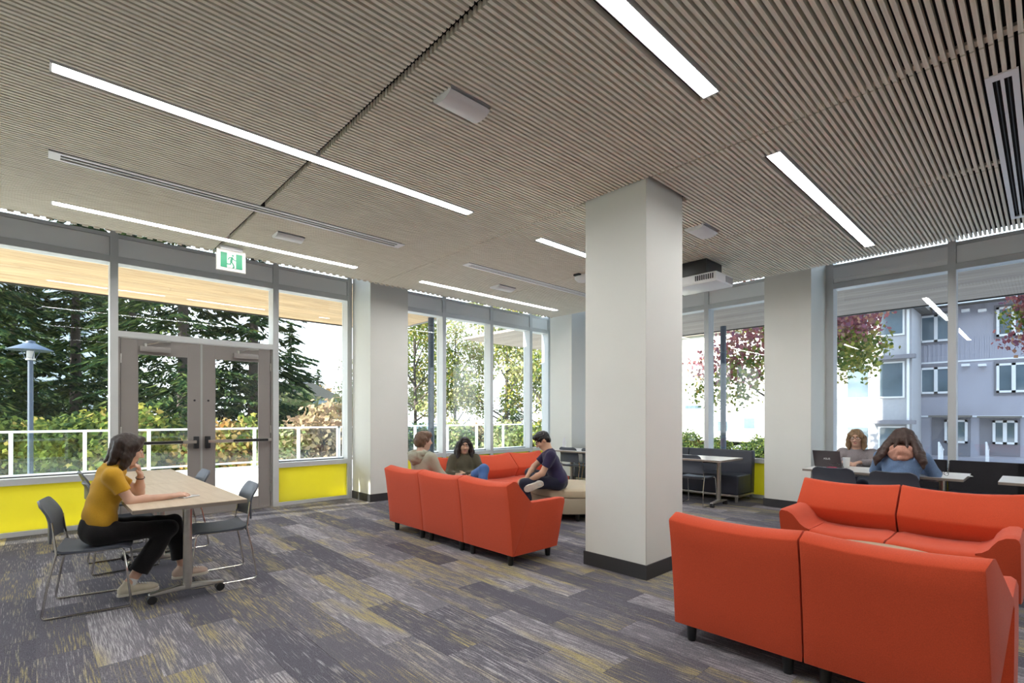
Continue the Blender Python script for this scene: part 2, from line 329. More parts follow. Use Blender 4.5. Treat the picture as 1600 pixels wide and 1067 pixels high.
# double door
def leaf(x0, x1, gx0, gx1, hinge, n, label):
    D = empty('door_%d' % n); struct(D, label); f = MB(); y0, y1 = YW+.035, YW+.08
    f.box((x0, y0, .008), (gx0, y1, 2.418)).box((gx1, y0, .008), (x1, y1, 2.418)).box((gx0, y0, .008), (gx1, y1, .175)).box((gx0, y0, 2.225), (gx1, y1, 2.418))
    f.build('leaf_frame', DOORM, D, bevel=.002, seg=1)
    bd = MB()
    for (a, b_, c, d_) in ((gx0-.006, gx0+.01, .17, 2.23), (gx1-.01, gx1+.006, .17, 2.23)): bd.box((a, y0-.004, c), (b_, y0+.004, d_))
    bd.box((gx0, y0-.004, .17), (gx1, y0+.004, .186)).box((gx0, y0-.004, 2.214), (gx1, y0+.004, 2.23)); bd.build('glazing_bead', DOORM, D)
    box('pane', (gx0, y0+.018, .175), (gx1, y0+.026, 2.225), GLASS, D)
    s = 1 if hinge == 'l' else -1; xe = x1-.06 if s > 0 else x0+.06; xs = gx0 if s > 0 else x1-.02
    P = MB(); P.box((min(xe, xs), y0-.075, 1.018), (max(xe, xs), y0-.045, 1.062)); bar = P.build('panic_bar', STEEL, D, bevel=.005, seg=1)
    d0 = min(xe, xs)+(.0 if s > 0 else .30); box('push_pad', (d0+.02, y0-.082, 1.022), (d0+.50, y0-.074, 1.058), BLACK, bar)
    MB().box((xe-.03, y0-.07, .945), (xe+.03, y0-.004, 1.115)).build('latch_housing', DARKM, D, bevel=.008)
    MB().box((xs-.02, y0-.06, 1.02), (xs+.02, y0-.004, 1.06)).build('bar_bracket', STEEL, D)
    cx = gx0+.02 if s > 0 else gx1-.36
    c = MB().box((cx, y0-.06, 2.255), (cx+.34, y0-.004, 2.325)).build('door_closer', mat('closer_grey', (.30, .28, .27), .4, metal=.4), D, bevel=.006)
    MB().tube([(cx+.06, y0-.05, 2.34), (cx+.20, y0-.09, 2.385), (cx+.34, y0-.03, 2.405)], .011, 8).build('closer_arm', STEEL, c)
    MB().tube([(cx+.06, y0-.05, 2.32), (cx+.06, y0-.05, 2.36)], .02, 10).build('closer_spindle', STEEL, c)
    lx = x1-.075 if s > 0 else x0+.075
    MB().tube([(lx, y0-.006, 1.62), (lx, y0+.01, 1.62)], .014, 12).build('lock_cylinder', DARKM, D)
    for z in (.3, 1.2, 2.15):
        hx = x0 if s > 0 else x1
        MB().tube([(hx, y0-.008, z-.06), (hx, y0-.008, z+.06)], .009, 8).build('hinge', STEEL, D)
leaf(.795, 1.695, .97, 1.545, 'l', 1, 'left leaf of the taupe double glass door')
leaf(1.715, 2.63, 1.87, 2.465, 'r', 2, 'right leaf of the taupe double glass door')
fr = empty('door_frame'); struct(fr, 'taupe frame around the double glass door')
box('jamb', (.767, YW+.02, 0), (.79, YW+.13, 2.425), DOORM, fr); box('jamb', (2.635, YW+.02, 0), (2.658, YW+.13, 2.425), DOORM, fr)
box('threshold', (.767, YW, 0), (2.658, YW+.15, .01), STEEL, fr); box('astragal', (1.693, YW+.03, .01), (1.717, YW+.05, 2.42), mat('astragal_grey', (.42, .43, .43), .4, metal=.3), fr)
# baseboards of the short wall returns are part of the columns
# ---------------------------------------------------------------- ceiling: backing, slats, fixtures
ceil = box('ceiling', (XB, YB, CZ+.055), (7.72, 6.99, CZ+.075), VOID); struct(ceil, 'slatted pale wood ceiling with black backing')
FX = []   # cut-outs (x0,x1,y0,y1)
lights = [(.055, 3.16, 3.96), (.1, 3.19, 6.475), (4.19, 7.26, 6.465), (4.17, 7.22, 4.0), (.055, 3.10, 1.458), (4.13, 7.225, 1.458),
          (.055, 3.10, -1.05), (4.13, 7.225, -1.05), (-3.9, -.9, 3.96), (-3.9, -.9, 6.475)]
diffs = [(.067, 3.165, 5.205, 5.36), (4.15, 7.24, 5.24, 5.375), (4.135, 7.28, .12, .265)]
spk = [(1.852, 2.172, 2.515, 2.705), (1.92, 2.213, 5.775, 5.965), (5.17, 5.52, 5.775, 6.0), (5.11, 5.45, 2.49, 2.71)]
for a, b, y in lights: FX.append((a, b, y-.055, y+.055))
for d in diffs: FX.append(d)
for s in spk: FX.append(s)
FX.append((3.77, 4.437, 2.337, 3.033))
PX = [(XB, -.62), (-.60, 1.565), (1.605, 3.775), (3.792, 5.682), (5.698, 7.72)]
SL = []; pitch = .0384; sw = .0205; n = int((6.985-YB)/pitch)
for i in range(n+1):
    y1 = 6.985-i*pitch; y0 = y1-sw
    if y0 < YB: break
    for (a, b) in PX:
        segs = [(a, b)]
        for (fx0, fx1, fy0, fy1) in FX:
            if y1 > fy0 and y0 < fy1:
                ns = []
                for (p, q) in segs:
                    if fx1 <= p or fx0 >= q: ns.append((p, q)); continue
                    if fx0-p > .02: ns.append((p, fx0))
                    if q-fx1 > .02: ns.append((fx1, q))
                segs = ns
        SL += [(p, q, y0, y1) for p, q in segs]
def sarea(s):
    N_ = 9; tot = 0; pts = []
    for k in range(N_):
        x = s[0]+(s[1]-s[0])*k/(N_-1); a = proj(x, s[2], CZ); b = proj(x, s[3], CZ); pts.append((a, b))
    for k in range(N_-1):
        (a, b), (c, d) = pts[k], pts[k+1]
        if None in (a, b, c, d): continue
        mxp = (a[0]+c[0])/2; myp = (a[1]+c[1])/2
        if -10 < mxp < 1610 and -10 < myp < 1077:
            q = [a, b, d, c]; tot += .5*abs(sum(q[i][0]*q[(i+1) % 4][1]-q[(i+1) % 4][0]*q[i][1] for i in range(4)))
    return tot
SL.sort(key=sarea, reverse=True)
sm = MB().box((0, 0, 0), (1, 1, 1)).mesh('slat', SLATM)
for s in SL[:296]:
    o = bpy.data.objects.new('slat', sm); COL.objects.link(o); o.parent = ceil; o.location = (s[0], s[2], CZ+random.uniform(-.0006, .0006)); o.scale = (s[1]-s[0], s[3]-s[2], .044)
rest = MB()
for s in SL[296:]: rest.box((s[0], s[2], CZ), (s[1], s[3], CZ+.044))
tag(rest.build('ceiling_slats', SLATM, ceil), kind='stuff')
for x in (-.61, 3.7835, 5.69):     # cross rails showing in the joints
    segs = [(YB, 6.985)] if abs(x-3.7835) > .1 else [(YB, 2.33), (3.04, 6.985)]
    for a, b in segs: box('joint_rail', (x-.03, a, CZ+.036), (x+.03, b, CZ+.054), SLATM, ceil)
ec = MB()
for k in range(125): ec.box((-3.95+k*.0935, 6.972, CZ-.016), (-3.95+k*.0935+.05, 6.985, CZ+.002))  # added blocks that break the sky strip at the ceiling edge into dashes
tag(ec.build('sky_strip_breaks', SLATM, ceil), kind='stuff')
def light(a, b, y, label):
    L = empty('linear_light', ((a+b)/2, y, CZ)); tag(L, label, 'ceiling light', 'recessed linear ceiling lights'); h = (b-a)/2
    f = MB(); f.box((-h, -.053, .0), (h, -.047, .07)).box((-h, .047, .0), (h, .053, .07)).box((-h, -.047, 0), (-h+.012, .047, .07)).box((h-.012, -.047, 0), (h, .047, .07)).box((-h, -.053, .045), (h, .053, .054))
    f.build('housing', LIGHTW, L)
    box('diffuser', (-h+.012, -.047, .012), (h-.012, .047, .018), LIT, L)
nm = ['long linear ceiling light nearest the table, over the dark ceiling joint', 'linear ceiling light behind the green exit sign', 'linear ceiling light before the far windows, above the seated group',
      'linear ceiling light half hidden behind the centre column', 'linear ceiling light cut by the top edge of the picture', 'linear ceiling light right of the centre column']
for i, (a, b, y) in enumerate(lights):
    light(a, b, y, nm[i] if i < 6 else 'linear ceiling light out of view behind the camera')
def slot(x0, x1, y0, y1, label):
    S = empty('air_diffuser', ((x0+x1)/2, (y0+y1)/2, CZ)); tag(S, label, 'air diffuser', 'linear slot air diffusers'); h = (x1-x0)/2; w = (y1-y0)/2
    f = MB(); e = .03
    f.box((-h, -w, -.006), (h, -w+e, .003)).box((-h, w-e, -.006), (h, w, .003)).box((-h, -w+e, -.006), (-h+.07, w-e, .003)).box((h-.07, -w+e, -.006), (h, w-e, .003)); f.build('flange', mat('bright_white_enamel', (.86, .87, .90), .35), S)
    MB().box((-h+.07, -.008, -.005), (h-.07, .008, .003)).build('divider', mat('bright_white_enamel'), S)
    box('plenum', (-h, -w, .032), (h, w, .05), VOID, S)
    for yy in (-w+e+(w-e-.008)/2, w-e-(w-e-.008)/2):
        MB().tube([(-h+.07, yy, .006), (h-.07, yy, .006)], .003, 6).build('blade', BLACK, S)
slot(*diffs[0], 'slot air diffuser between the two left ceiling lights')
slot(*diffs[1], 'slot air diffuser left of the centre column')
slot(*diffs[2], 'slot air diffuser at the right edge of the ceiling')
def speaker(x0, x1, y0, y1, label):
    S = empty('ceiling_speaker', ((x0+x1)/2, (y0+y1)/2, CZ)); tag(S, label, 'speaker', 'curved ceiling speakers'); h = (x1-x0)/2; w = (y1-y0)/2
    G = []
    for i in range(13):
        t = -1+2*i/12; y = t*w; z = -.055*math.sqrt(max(0, 1-(t*.93)**2))+.012
        G.append([(-h, y, z), (h, y, z)])
    b = MB().grid(G); b.add([g[0] for g in G]+[(-h, w, .04), (-h, -w, .04)], [tuple(range(15))]); b.add([g[1] for g in G]+[(h, w, .04), (h, -w, .04)], [tuple(range(15))])
    b.build('grille', mat('speaker_grille', (.80, .81, .83), .45), S, smooth=True)
    box('back_box', (-h, -w, .012), (h, w, .05), LIGHTW, S)
for s, l in zip(spk, ('white curved ceiling speaker nearest, at the top centre', 'white curved ceiling speaker right of the exit sign', 'white curved ceiling speaker far off over the seated group', 'white curved ceiling speaker right of the centre column top')): speaker(*s, l)
# exit sign
E_ = empty('exit_sign', (1.70, 6.72, 3.255)); tag(E_, 'green running man exit sign hanging from the ceiling', 'exit sign')
MB().box((-.155, -.02, -.125), (.155, .02, .125)).build('sign_case', mat('sign_case_cream', (.50, .48, .45), .5), E_, bevel=.004)
box('canopy_plate', (-.12, -.03, .125), (.12, .03, .166), LIGHTW, E_)
GR = mat('exit_green', (.004, .13, .06), .5, emit=(.02, .36, .17), es=.05); WH = mat('exit_white', (.5, .53, .52), .5, emit=(.8, .9, .87), es=.05)
box('green_field', (-.118, -.023, -.088), (.118, -.0205, .088), GR, E_)
box('doorway_mark', (-.048, -.0245, -.086), (.048, -.0232, .086), WH, E_)
rm = MB(); yy = -.0258
def stroke(pts, r):
    for (a, b) in zip(pts[:-1], pts[1:]):
        a = Vector((a[0], 0, a[1])); b = Vector((b[0], 0, b[1])); d = (b-a).normalized(); nn = Vector((-d.z, 0, d.x))*r; a = a-d*r*.6; b = b+d*r*.6
        q = [a-nn, b-nn, b+nn, a+nn]; rm.add([(p.x, yy, p.z) for p in q]+[(p.x, yy+.001, p.z) for p in q], [(0, 1, 2, 3), (4, 7, 6, 5), (0, 4, 5, 1), (1, 5, 6, 2), (2, 6, 7, 3), (3, 7, 4, 0)])
stroke([(.006, .038), (-.006, -.012)], .013); stroke([(.008, .034), (.028, .012), (.052, .006)], .006); stroke([(.0, .036), (-.026, .032), (-.036, .008)], .006)
stroke([(-.006, -.012), (-.014, -.044), (-.052, -.044)], .0075); stroke([(-.002, -.012), (.018, -.044), (.026, -.074), (.014, -.08)], .0075)
hd = [(.013+.012*math.cos(t*math.pi/6), .062+.012*math.sin(t*math.pi/6)) for t in range(12)]
rm.prism(hd, yy, yy+.001, 'y'); rm.build('running_figure', GR, E_)
# projector
P_ = empty('projector', (6.37, 3.16, 3.09)); tag(P_, 'white projector on a black ceiling mount behind the centre column', 'projector')
MB().box((-.24, -.34, .004), (.24, .34, .115)).build('projector_case', LIGHTW, P_, bevel=.014, seg=3)
MB().box((-.235, -.335, -.008), (.235, .335, .01)).build('lower_shell', LIGHTW, P_, bevel=.007)
for k in range(9): box('vent_slat', (-.246, -.30+k*.028, .03), (-.240, -.286+k*.028, .095), DARKM, P_)
box('port_panel', (.02, -.346, .02), (.22, -.340, .095), mat('port_grey', (.33, .33, .34), .5), P_)
MB().box((-.17, -.19, .115), (.28, .17, .15)).build('mount_plate', BLACK, P_)
MB().box((-.14, -.16, .15), (.31, .17, .329)).build('mount_box', BLACK, P_, bevel=.006)
MB().tube([(-.24, .22, .06), (-.275, .22, .06)], .045, 16).build('lens', BLACK, P_)
C_ = empty('ceiling_camera', (5.74, 4.60, CZ)); tag(C_, 'small white device on the ceiling left of the centre column', 'camera')
MB().lathe([(.0, -.085), (.09, -.08), (.12, -.05), (.125, -.02), (.12, 0)], n=20).build('dome', LIGHTW, C_, smooth=True)
MB().box((-.16, -.05, -.02), (.05, .05, .0)).build('mount', DARKM, C_)
# ---------------------------------------------------------------- furniture
def fabric(name, c, v=.10, sc=220, rough=.9, bump=.25):
    m = mat(name, c, rough, spec=.2, var=v, vscale=sc, bump=bump, bscale=sc*1.5, sheen=.15); return m
ORANGE = fabric('orange_red_wool', (.58, .072, .026))
BEIGE = mat('beige_vinyl', (.46, .38, .26), .45, var=.04, vscale=5, bump=.06, bscale=150)
BEIGE2 = mat('taupe_base_vinyl', (.33, .28, .20), .5, var=.04, vscale=5)
NAVYV = mat('dark_navy_vinyl', (.028, .032, .048), .42, var=.08, vscale=6, bump=.05, bscale=120)
BLKF = fabric('black_back_fabric', (.03, .028, .032), .15, 150)
CHAIRP = mat('blue_grey_shell', (.075, .085, .11), .42, var=.04, vscale=9)
LEGM = mat('black_leg', (.012, .012, .013), .45)
def sofa_unit(name, loc, rz, w, arms, label, group, inset=0):
    S = empty(name, loc, rz, label=label, cat='sofa', group=group); g = .004
    # back: slanted wedge, slightly hollowed in plan like a shell around the sitter
    prof = [(.075, .105), (.06, .30), (.022, .62), (.0, .752), (.004, .764), (.085, .797), (.112, .793), (.13, .778), (.22, .685), (.325, .577), (.335, .55), (.25, .40), (.085, .105)]
    G = []; nv = 10
    for (d, z) in prof:
        row = []
        for j in range(nv+1):
            t = j/nv; s = 4*t*(1-t); k = max(0, (z-.42)/.38)
            hol = .0 if d < .02 else 0
            yi = inset*max(0, 1-d/.33); row.append((d+.035*s*k*(1 if d > .09 else .35), g+yi+t*(w-2*g-yi), z-.027*s*k))
        G.append(row)
    b = MB().grid(G, close_u=True); n = len(prof)
    b.add([r[0] for r in G], [tuple(range(n))]); b.add([r[-1] for r in G], [tuple(range(n))[::-1]])
    me = b; o = me.build('backrest', ORANGE, S, smooth=True, angle=.6)
    bm = bmesh.new(); bm.from_mesh(o.data); bmesh.ops.remove_doubles(bm, verts=bm.verts[:], dist=1e-4); bmesh.ops.recalc_face_normals(bm, faces=bm.faces[:])
    es = [e for e in bm.edges if len(e.link_faces) == 2 and e.calc_face_angle(0) > .9]
    bmesh.ops.bevel(bm, geom=es, offset=.011, segments=2, profile=.6, affect='EDGES', clamp_overlap=True); bm.to_mesh(o.data); bm.free()
    o.data.polygons.foreach_set('use_smooth', [True]*len(o.data.polygons)); o.data.set_sharp_from_angle(angle=.9)
    # seat cushion with a soft dip
    y0 = .17 if 'a' in arms else g; y1 = w-.17 if 'b' in arms else w-g
    G = []; ny = 12
    for (d, z) in [(.13, .108), (.24, .395), (.30, .432), (.45, .425), (.62, .425), (.72, .43), (.772, .415), (.785, .385), (.765, .30), (.70, .108)]:
        row = []
        for j in range(ny+1):
            t = j/ny; e = min(t, 1-t)*(y1-y0); f = max(0, 1-e/.022); dip = .018*math.sin(math.pi*t)
            row.append((d, y0+t*(y1-y0), z-(dip+.016*f*f if z > .38 else 0)))
        G.append(row)
    b = MB().grid(G, close_u=True); n = len(G); b.add([r[0] for r in G], [tuple(range(n))]); b.add([r[-1] for r in G], [tuple(range(n))[::-1]])
    b.build('seat', ORANGE, S, smooth=True, angle=.9)
    for side in arms:
        cs = [(.0, .105), (-.002, .30), (.0, .545), (.008, .572), (.03, .583), (.075, .578), (.115, .553), (.145, .51), (.165, .465), (.20, .437), (.235, .425), (.235, .105)]
        G = []
        for (u, z) in cs:
            db = .09+.24*(z-.105)/.475; df = .69+.125*(z-.105)/.475; row = []
            for k in range(9):
                t = k/8; d = db+(df-db)*t; e = .02 if k in (0, 8) else 0; zz = z-.012*(1 if k == 8 and z > .5 else 0)
                uu = u+(.006 if k == 8 and u < .01 else 0)
                row.append((d, (uu+g) if side == 'a' else (w-g-uu), zz))
            G.append(row)
        b = MB().grid(G, close_u=True); n = len(cs); b.add([r[0] for r in G], [tuple(range(n))]); b.add([r[-1] for r in G], [tuple(range(n))[::-1]])
        o = b.build('armrest', ORANGE, S, smooth=True, angle=.7)
    for (d, y) in ((.13, .09), (.13, w-.09), (.64, .09), (.64, w-.09)):
        MB().lathe([(.022, 0), (.026, .012), (.031, .09), (.032, .106)], (d, y, 0), 14).build('leg', LEGM, S, smooth=True)
    return S
gA = 'orange sofa units around the left ottoman'; gB = 'orange sofa units around the right ottoman'; w = .742
sofa_unit('sofa_unit', (3.11, 3.37, 0), 0, w, 'a', 'orange sofa unit with an armrest, back to the room, beside the centre column', gA)
sofa_unit('sofa_unit', (3.11, 3.37+w, 0), 0, w, '', 'middle orange sofa unit of the row of three backs', gA)
sofa_unit('sofa_unit', (3.11, 3.37+2*w, 0), 0, w, '', 'orange sofa unit in which the person in the pale hoodie sits', gA)
sofa_unit('sofa_unit', (4.25, 6.27, 0), -math.pi/2, w, '', 'orange sofa unit in which the woman in the olive jacket sits', gA)
sofa_unit('sofa_unit', (4.25+w, 6.27, 0), -math.pi/2, w, '', 'empty orange sofa unit right of the woman in the olive jacket', gA)
sofa_unit('sofa_unit', (4.25+2*w, 6.27, 0), -math.pi/2, w, '', 'orange sofa unit partly hidden behind the man in navy', gA)
sofa_unit('sofa_unit', (2.855, .885, 0), 0, .735, '', 'large orange sofa back nearest the centre column, foreground', gB)
sofa_unit('sofa_unit', (2.855, .10, 0), 0, .785, 'a', 'foreground orange sofa back cut by the bottom edge of the picture', gB, .075)
sofa_unit('sofa_unit', (5.62, 1.655, 0), math.pi, .765, 'a', 'orange sofa unit facing the camera, with a left armrest', gB)
sofa_unit('sofa_unit', (5.62, .885, 0), math.pi, .765, 'b', 'orange sofa unit facing the camera at the right edge', gB)
def ottoman(c, r, label):
    O = empty('round_ottoman', (c[0], c[1], 0), label=label, cat='ottoman', group='round beige ottomans')
    MB().lathe([(r-.02, .315), (r, .33), (r+.004, .36), (r-.008, .41), (r-.045, .430), (r*.6, .438), (.02, .440)], n=48).build('cushion', BEIGE, O, smooth=True)
    MB().lathe([(r-.03, .10), (r-.012, .11), (r-.006, .30), (r-.02, .318)], n=48).build('base', BEIGE2, O, smooth=True)
    for k in range(5):
        t = 2*math.pi*k/5+.3; MB().lathe([(.024, 0), (.03, .105)], ((r-.12)*math.cos(t), (r-.12)*math.sin(t), 0), 12).build('leg', LEGM, O, smooth=True)
ottoman((5.54, 4.68), .58, 'round beige ottoman the man in navy sits on')
ottoman((4.17, .86), .57, 'round beige ottoman between the facing orange sofas')
# sled-base chair
def chair_proto():
    C = empty('sled_chair'); hw = .235
    for s in (-1, 1):
        y = s*hw; yi = s*(hw-.02)
        path = [(-.218, yi*1.0, .66), (-.206, yi, .56), (-.188, y, .445), (-.23, y, .25), (-.262, y+s*.012, .03), (-.255, y+s*.013, .010), (-.23, y+s*.013, .007), (.19, y+s*.005, .007), (.222, y+s*.005, .010), (.228, y+s*.004, .03), (.205, y, .25), (.185, y-s*.004, .415), (.175, y-s*.01, .428), (.15, y-s*.03, .43), (-.19, y-s*.03, .43)]
        MB().tube(path, .0076, 8).build('sled_frame', CHROME, C, smooth=True)
    MB().tube([(.12, -hw+.03, .424), (.12, hw-.03, .424)], .006, 8).build('cross_bar', CHROME, C, smooth=True)
    MB().tube([(-.15, -hw+.03, .424), (-.15, hw-.03, .424)], .006, 8).build('cross_bar', CHROME, C, smooth=True)
    G = []
    for i in range(11):
        t = i/10; x = -.205+.43*t; row = []
        for j in range(13):
            u = -1+j/6; z = .445+.012*(u*u)-.012*math.sin(math.pi*min(1, t*1.1))+(.016 if t < .06 else 0)-(.022*max(0, (t-.8)/.2)**2)
            hwid = .222-.012*max(0, (t-.85)/.15)**2
            row.append((x, u*hwid, z))
        G.append(row)
    MB().grid(G).build('seat', CHAIRP, C, smooth=True, solid=.014, angle=1.0)
    G = []
    for i in range(13):
        t = i/12; z = .515+.285*t; row = []
        for j in range(15):
            u = -1+j/7; wv = .225*(1-.05*t-.04*max(0, t-.85)/.15); x = -.212-.06*max(0, (t-.4)/.6)**1.6-.035*(1-u*u)
            zz = z+.012*u*u*t-.035*(max(0, abs(u)-.65)/.35)**2*max(0, (t-.55)/.45)
            row.append((x, u*wv, zz))
        G.append(row)
    MB().grid(G).build('backrest', CHAIRP, C, smooth=True, solid=.013, angle=1.0)
    return C
CH = chair_proto()
chairs = [(.325, 4.905, -.17, 'blue-grey sled chair on which the woman in yellow sits'),
  (.615, 5.97, 0, 'chair tucked under the table behind the woman in yellow'),
  (.635, 7.1, 0, 'chair at the far left end of the table by the yellow panel'),
  (1.14, 4.955, math.pi-.06, 'empty blue-grey sled chair at the near right of the table'),
  (1.09, 6.45, math.pi, 'empty sled chair at the far right of the table before the doors'),
  (7.66, 3.86, 0, 'dark sled chair at the small table just right of the centre column'),
  (7.72, 6.35, 0, 'dark chair behind the man in navy'), (7.72, 5.80, 0, 'dark chair just left of the centre column edge'),
  (7.03, 1.73, 0, 'empty dark chair in front of the open laptop'), (6.98, 1.15, 0, 'dark chair on which the woman in denim sits')]
for i, (x, y, rz, lab) in enumerate(chairs):
    o = CH if i == 0 else copy_tree(CH)
    o.location = (x, y, 0); o.rotation_euler = (0, 0, rz); tag(o, lab, 'chair', 'sled-base chairs')
# flip-top tables on castors
def table(x0, x1, y0, y1, top, label, edge=None):
    cx, cy = (x0+x1)/2, (y0+y1)/2; T = empty('flip_top_table', (cx, cy, 0), label=label, cat='table', group='flip-top tables'); hx, hy = (x1-x0)/2, (y1-y0)/2
    MB().box((-hx, -hy, .712), (hx, hy, .737)).build('edge_band', edge or mat('edge_band', (.23, .19, .16), .5), T)
    box('table_top', (-hx, -hy, .737), (hx, hy, .741), top, T)
    for s in (-1, 1):
        yy = s*(hy-.21)
        MB().lathe([(.031, .075), (.031, .70)], (0, yy, 0), 18).build('post', STEEL, T, smooth=True)
        f = MB().prism([(-.25, .07), (-.245, .078), (-.06, .10), (.06, .10), (.245, .078), (.25, .07), (.245, .062), (-.245, .062)], yy-.024, yy+.024, 'y'); f.build('foot', STEEL, T, bevel=.004)
        box('top_plate', (-.11, yy-.06, .695), (.11, yy+.06, .712), DARKM, T)
        for q in (-1, 1):
            c = MB(); x = q*.225
            for e in (-.016, .016): c.tube([(x-.004, yy+e-.010, .031), (x-.004, yy+e+.010, .031)], .031, 16)
            c.tube([(x, yy, .03), (x, yy, .068)], .008, 8); c.build('castor', BLACK, T, smooth=True)
    MB().box((-.02, -hy+.24, .66), (.02, hy-.24, .69)).build('beam', STEEL, T)
    return T
table(.487, 1.222, 4.37, 5.93, TABLEM, 'pale maple table at which the woman in yellow sits')
table(.487, 1.222, 5.935, 7.495, TABLEM, 'far pale maple table nearest the glass doors')
table(7.03, 7.79, .61, 2.13, TABLEW, 'white table shared by the two women at the window')
table(7.03, 7.79, -1.17, .35, TABLEW, 'white table at the right edge of the picture')
table(7.35, 8.12, 3.31, 4.75, TABLEW, 'white table before the dark banquette by the column')
table(7.35, 8.12, 5.25, 6.7, TABLEW, 'white table behind the man in navy')
# banquettes
def banquette(y0, y1, label, seams=(), backm=None):
    B = empty('banquette', (8.5, (y0+y1)/2, 0), label=label, cat='banquette', group='upholstered banquettes along the side windows'); h = (y1-y0)/2
    ed = [-h]+[s-(y0+y1)/2 for s in seams]+[h]
    for a, b in zip(ed[:-1], ed[1:]):
        MB().box((-.32, a+.003, .125), (.2, b-.003, .44)).build('seat', NAVYV, B, bevel=.028, seg=4)
        MB().prism([(.19, .12), (.34, .12), (.38, .815), (.27, .82)], a+.003, b-.003, 'y').build('backrest', backm or NAVYV, B, bevel=.018, seg=3)
    MB().box((-.29, -h+.01, .085), (.36, h-.01, .12)).build('plinth_frame', STEEL, B, bevel=.004)
    n = max(2, int(2*h/1.2)+1)
    for k in range(n):
        y = -h+.03+(2*h-.09)*k/(n-1)
        for x in (-.28, .30): box('leg', (x, y, 0), (x+.035, y+.035, .086), STEEL, B)
banquette(3.41, 6.8, 'dark navy banquette by the yellow panel, right of the centre column', (4.55, 5.7))
banquette(.925, 2.32, 'dark banquette section on which the woman with glasses sits', (), BLKF)
banquette(-3.3, .905, 'dark banquette section at the right edge under the window', (.275, -1.1, -2.2), BLKF)
# things on the tables
L_ = empty('laptop', (7.42, 1.95, .741), -.08, label='open dark laptop with its lid towards the camera', cat='laptop')
MB().box((.0, -.155, 0), (.21, .155, .014)).build('keyboard_base', mat('laptop_dark', (.05, .045, .05), .35), L_, bevel=.003)
box('keyboard', (.04, -.14, .0142), (.17, .14, .016), BLACK, L_)
ld = MB().prism([(.0, .012), (.006, .012), (-.064, .216), (-.070, .214)], -.157, .157, 'y').build('lid', mat('laptop_lid', (.055, .045, .05), .35, var=.05), L_)
sc_ = MB().prism([(.0065, .025), (.007, .025), (-.0590, .207), (-.0595, .207)], -.145, .145, 'y').build('screen', mat('screen', (.01, .01, .012), .2, emit=(.35, .45, .6), es=.6), ld)
def text_mesh(s, size, m, parent, mtx, name):
    cu = bpy.data.curves.new(name, 'FONT'); cu.body = s; cu.size = size; cu.align_x = 'CENTER'; cu.align_y = 'CENTER'; cu.extrude = .0006
    o = bpy.data.objects.new(name, cu); COL.objects.link(o); dg = bpy.context.evaluated_depsgraph_get(); me = bpy.data.meshes.new_from_object(o.evaluated_get(dg))
    bpy.data.objects.remove(o); me.materials.clear(); me.materials.append(m); o2 = bpy.data.objects.new(name, me); COL.objects.link(o2); o2.parent = parent; o2.matrix_local = mtx; return o2
# lettering on the lid: local frame x-> -y (reads from outside), up along the lid
u = Vector((-.070, 0, .202)).normalized(); r_ = Vector((0, -1, 0)); nrm = r_.cross(u)
M_ = Matrix((( r_.x, u.x, nrm.x, -.0335-.0015), (r_.y, u.y, nrm.y, 0), (r_.z, u.z, nrm.z, .112), (0, 0, 0, 1)))
text_mesh('ASUS', .034, mat('silver_print', (.75, .75, .75), .3, metal=.3), ld, M_, 'lettering')
K_ = empty('paper_cup', (7.50, 1.765, .741), label='white paper cup beside the laptop', cat='cup')
MB().lathe([(.030, 0), (.032, .003), (.042, .128), (.044, .131), (.042, .133), (.038, .125), (.029, .006)], n=24).build('cup_body', mat('paper_white', (.8, .79, .76), .6), K_, smooth=True)
pch = MB()
for k in range(8):
    t = k/8*2*math.pi; pch.lathe([(.001, 0), (.03, .004), (.034, .014), (.02, .022), (.002, .024)], (.05*math.cos(t), .026*math.sin(t), 0), 8)
o = pch.build('red_pouch', fabric('crimson_cloth', (.30, .012, .05)), None, smooth=True); o.location = (7.24, 1.86, .741); tag(o, 'small crimson cloth pouch in front of the laptop', 'pouch')
cb = MB().tube([(0, 0, .004), (.03, .02, .03), (.05, -.03, .052), (.02, -.06, .03), (-.02, -.08, .045), (-.04, -.02, .02), (.0, .05, .036)], .004, 6).build('coiled_cable', BLACK, None, smooth=True)
cb.location = (7.28, 1.86, .762); tag(cb, 'short black cable coiled on the crimson pouch', 'cable')
PAPER = mat('paper_sheet', (.82, .82, .82), .7)
def sheet(x, y, rz, w_, h_, label, z=.7415):
    b = MB(); G = []
    for i in range(5):
        G.append([(-w_/2+w_*i/4, -h_/2+h_*j/4, .0015+.0025*math.sin(i*1.3)*math.sin(j*1.1+x)) for j in range(5)])
    o = b.grid(G).build('paper_sheet', PAPER, None, solid=.0006, smooth=True); o.location = (x, y, z); o.rotation_euler = (0, 0, rz); tag(o, label, 'paper', 'loose papers'); return o
sheet(7.47, .73, .25, .21, .297, 'sheet of paper hanging over the right end of the white table'); sheet(7.33, .98, -.1, .21, .297, 'sheet of paper right of the woman in denim'); sheet(7.5, 1.5, .1, .21, .297, 'sheet of paper between the two women')
gl = MB(); 
for e in (-.035, .035): gl.tube([(e+.027*math.cos(t*math.pi/6), 0, .022+.02*math.sin(t*math.pi/6)) for t in range(13)], .0025, 6)
gl.tube([(-.062, 0, .03), (-.062, .12, .008)], .002, 6).tube([(.062, 0, .03), (.062, .12, .008)], .002, 6).tube([(-.008, 0, .026), (.008, 0, .026)], .002, 6)
o = gl.build('folded_glasses', BLACK, None, smooth=True); o.location = (7.3, .80, .7455); o.rotation_euler = (0, 0, .9); tag(o, 'small dark glasses lying on the papers', 'glasses')
b_ = MB().lathe([(.032, 0), (.034, .01), (.034, .17), (.018, .205), (.016, .235), (.0, .237)], n=18).build('water_bottle', mat('bottle_white', (.75, .76, .8), .3), None, smooth=True)
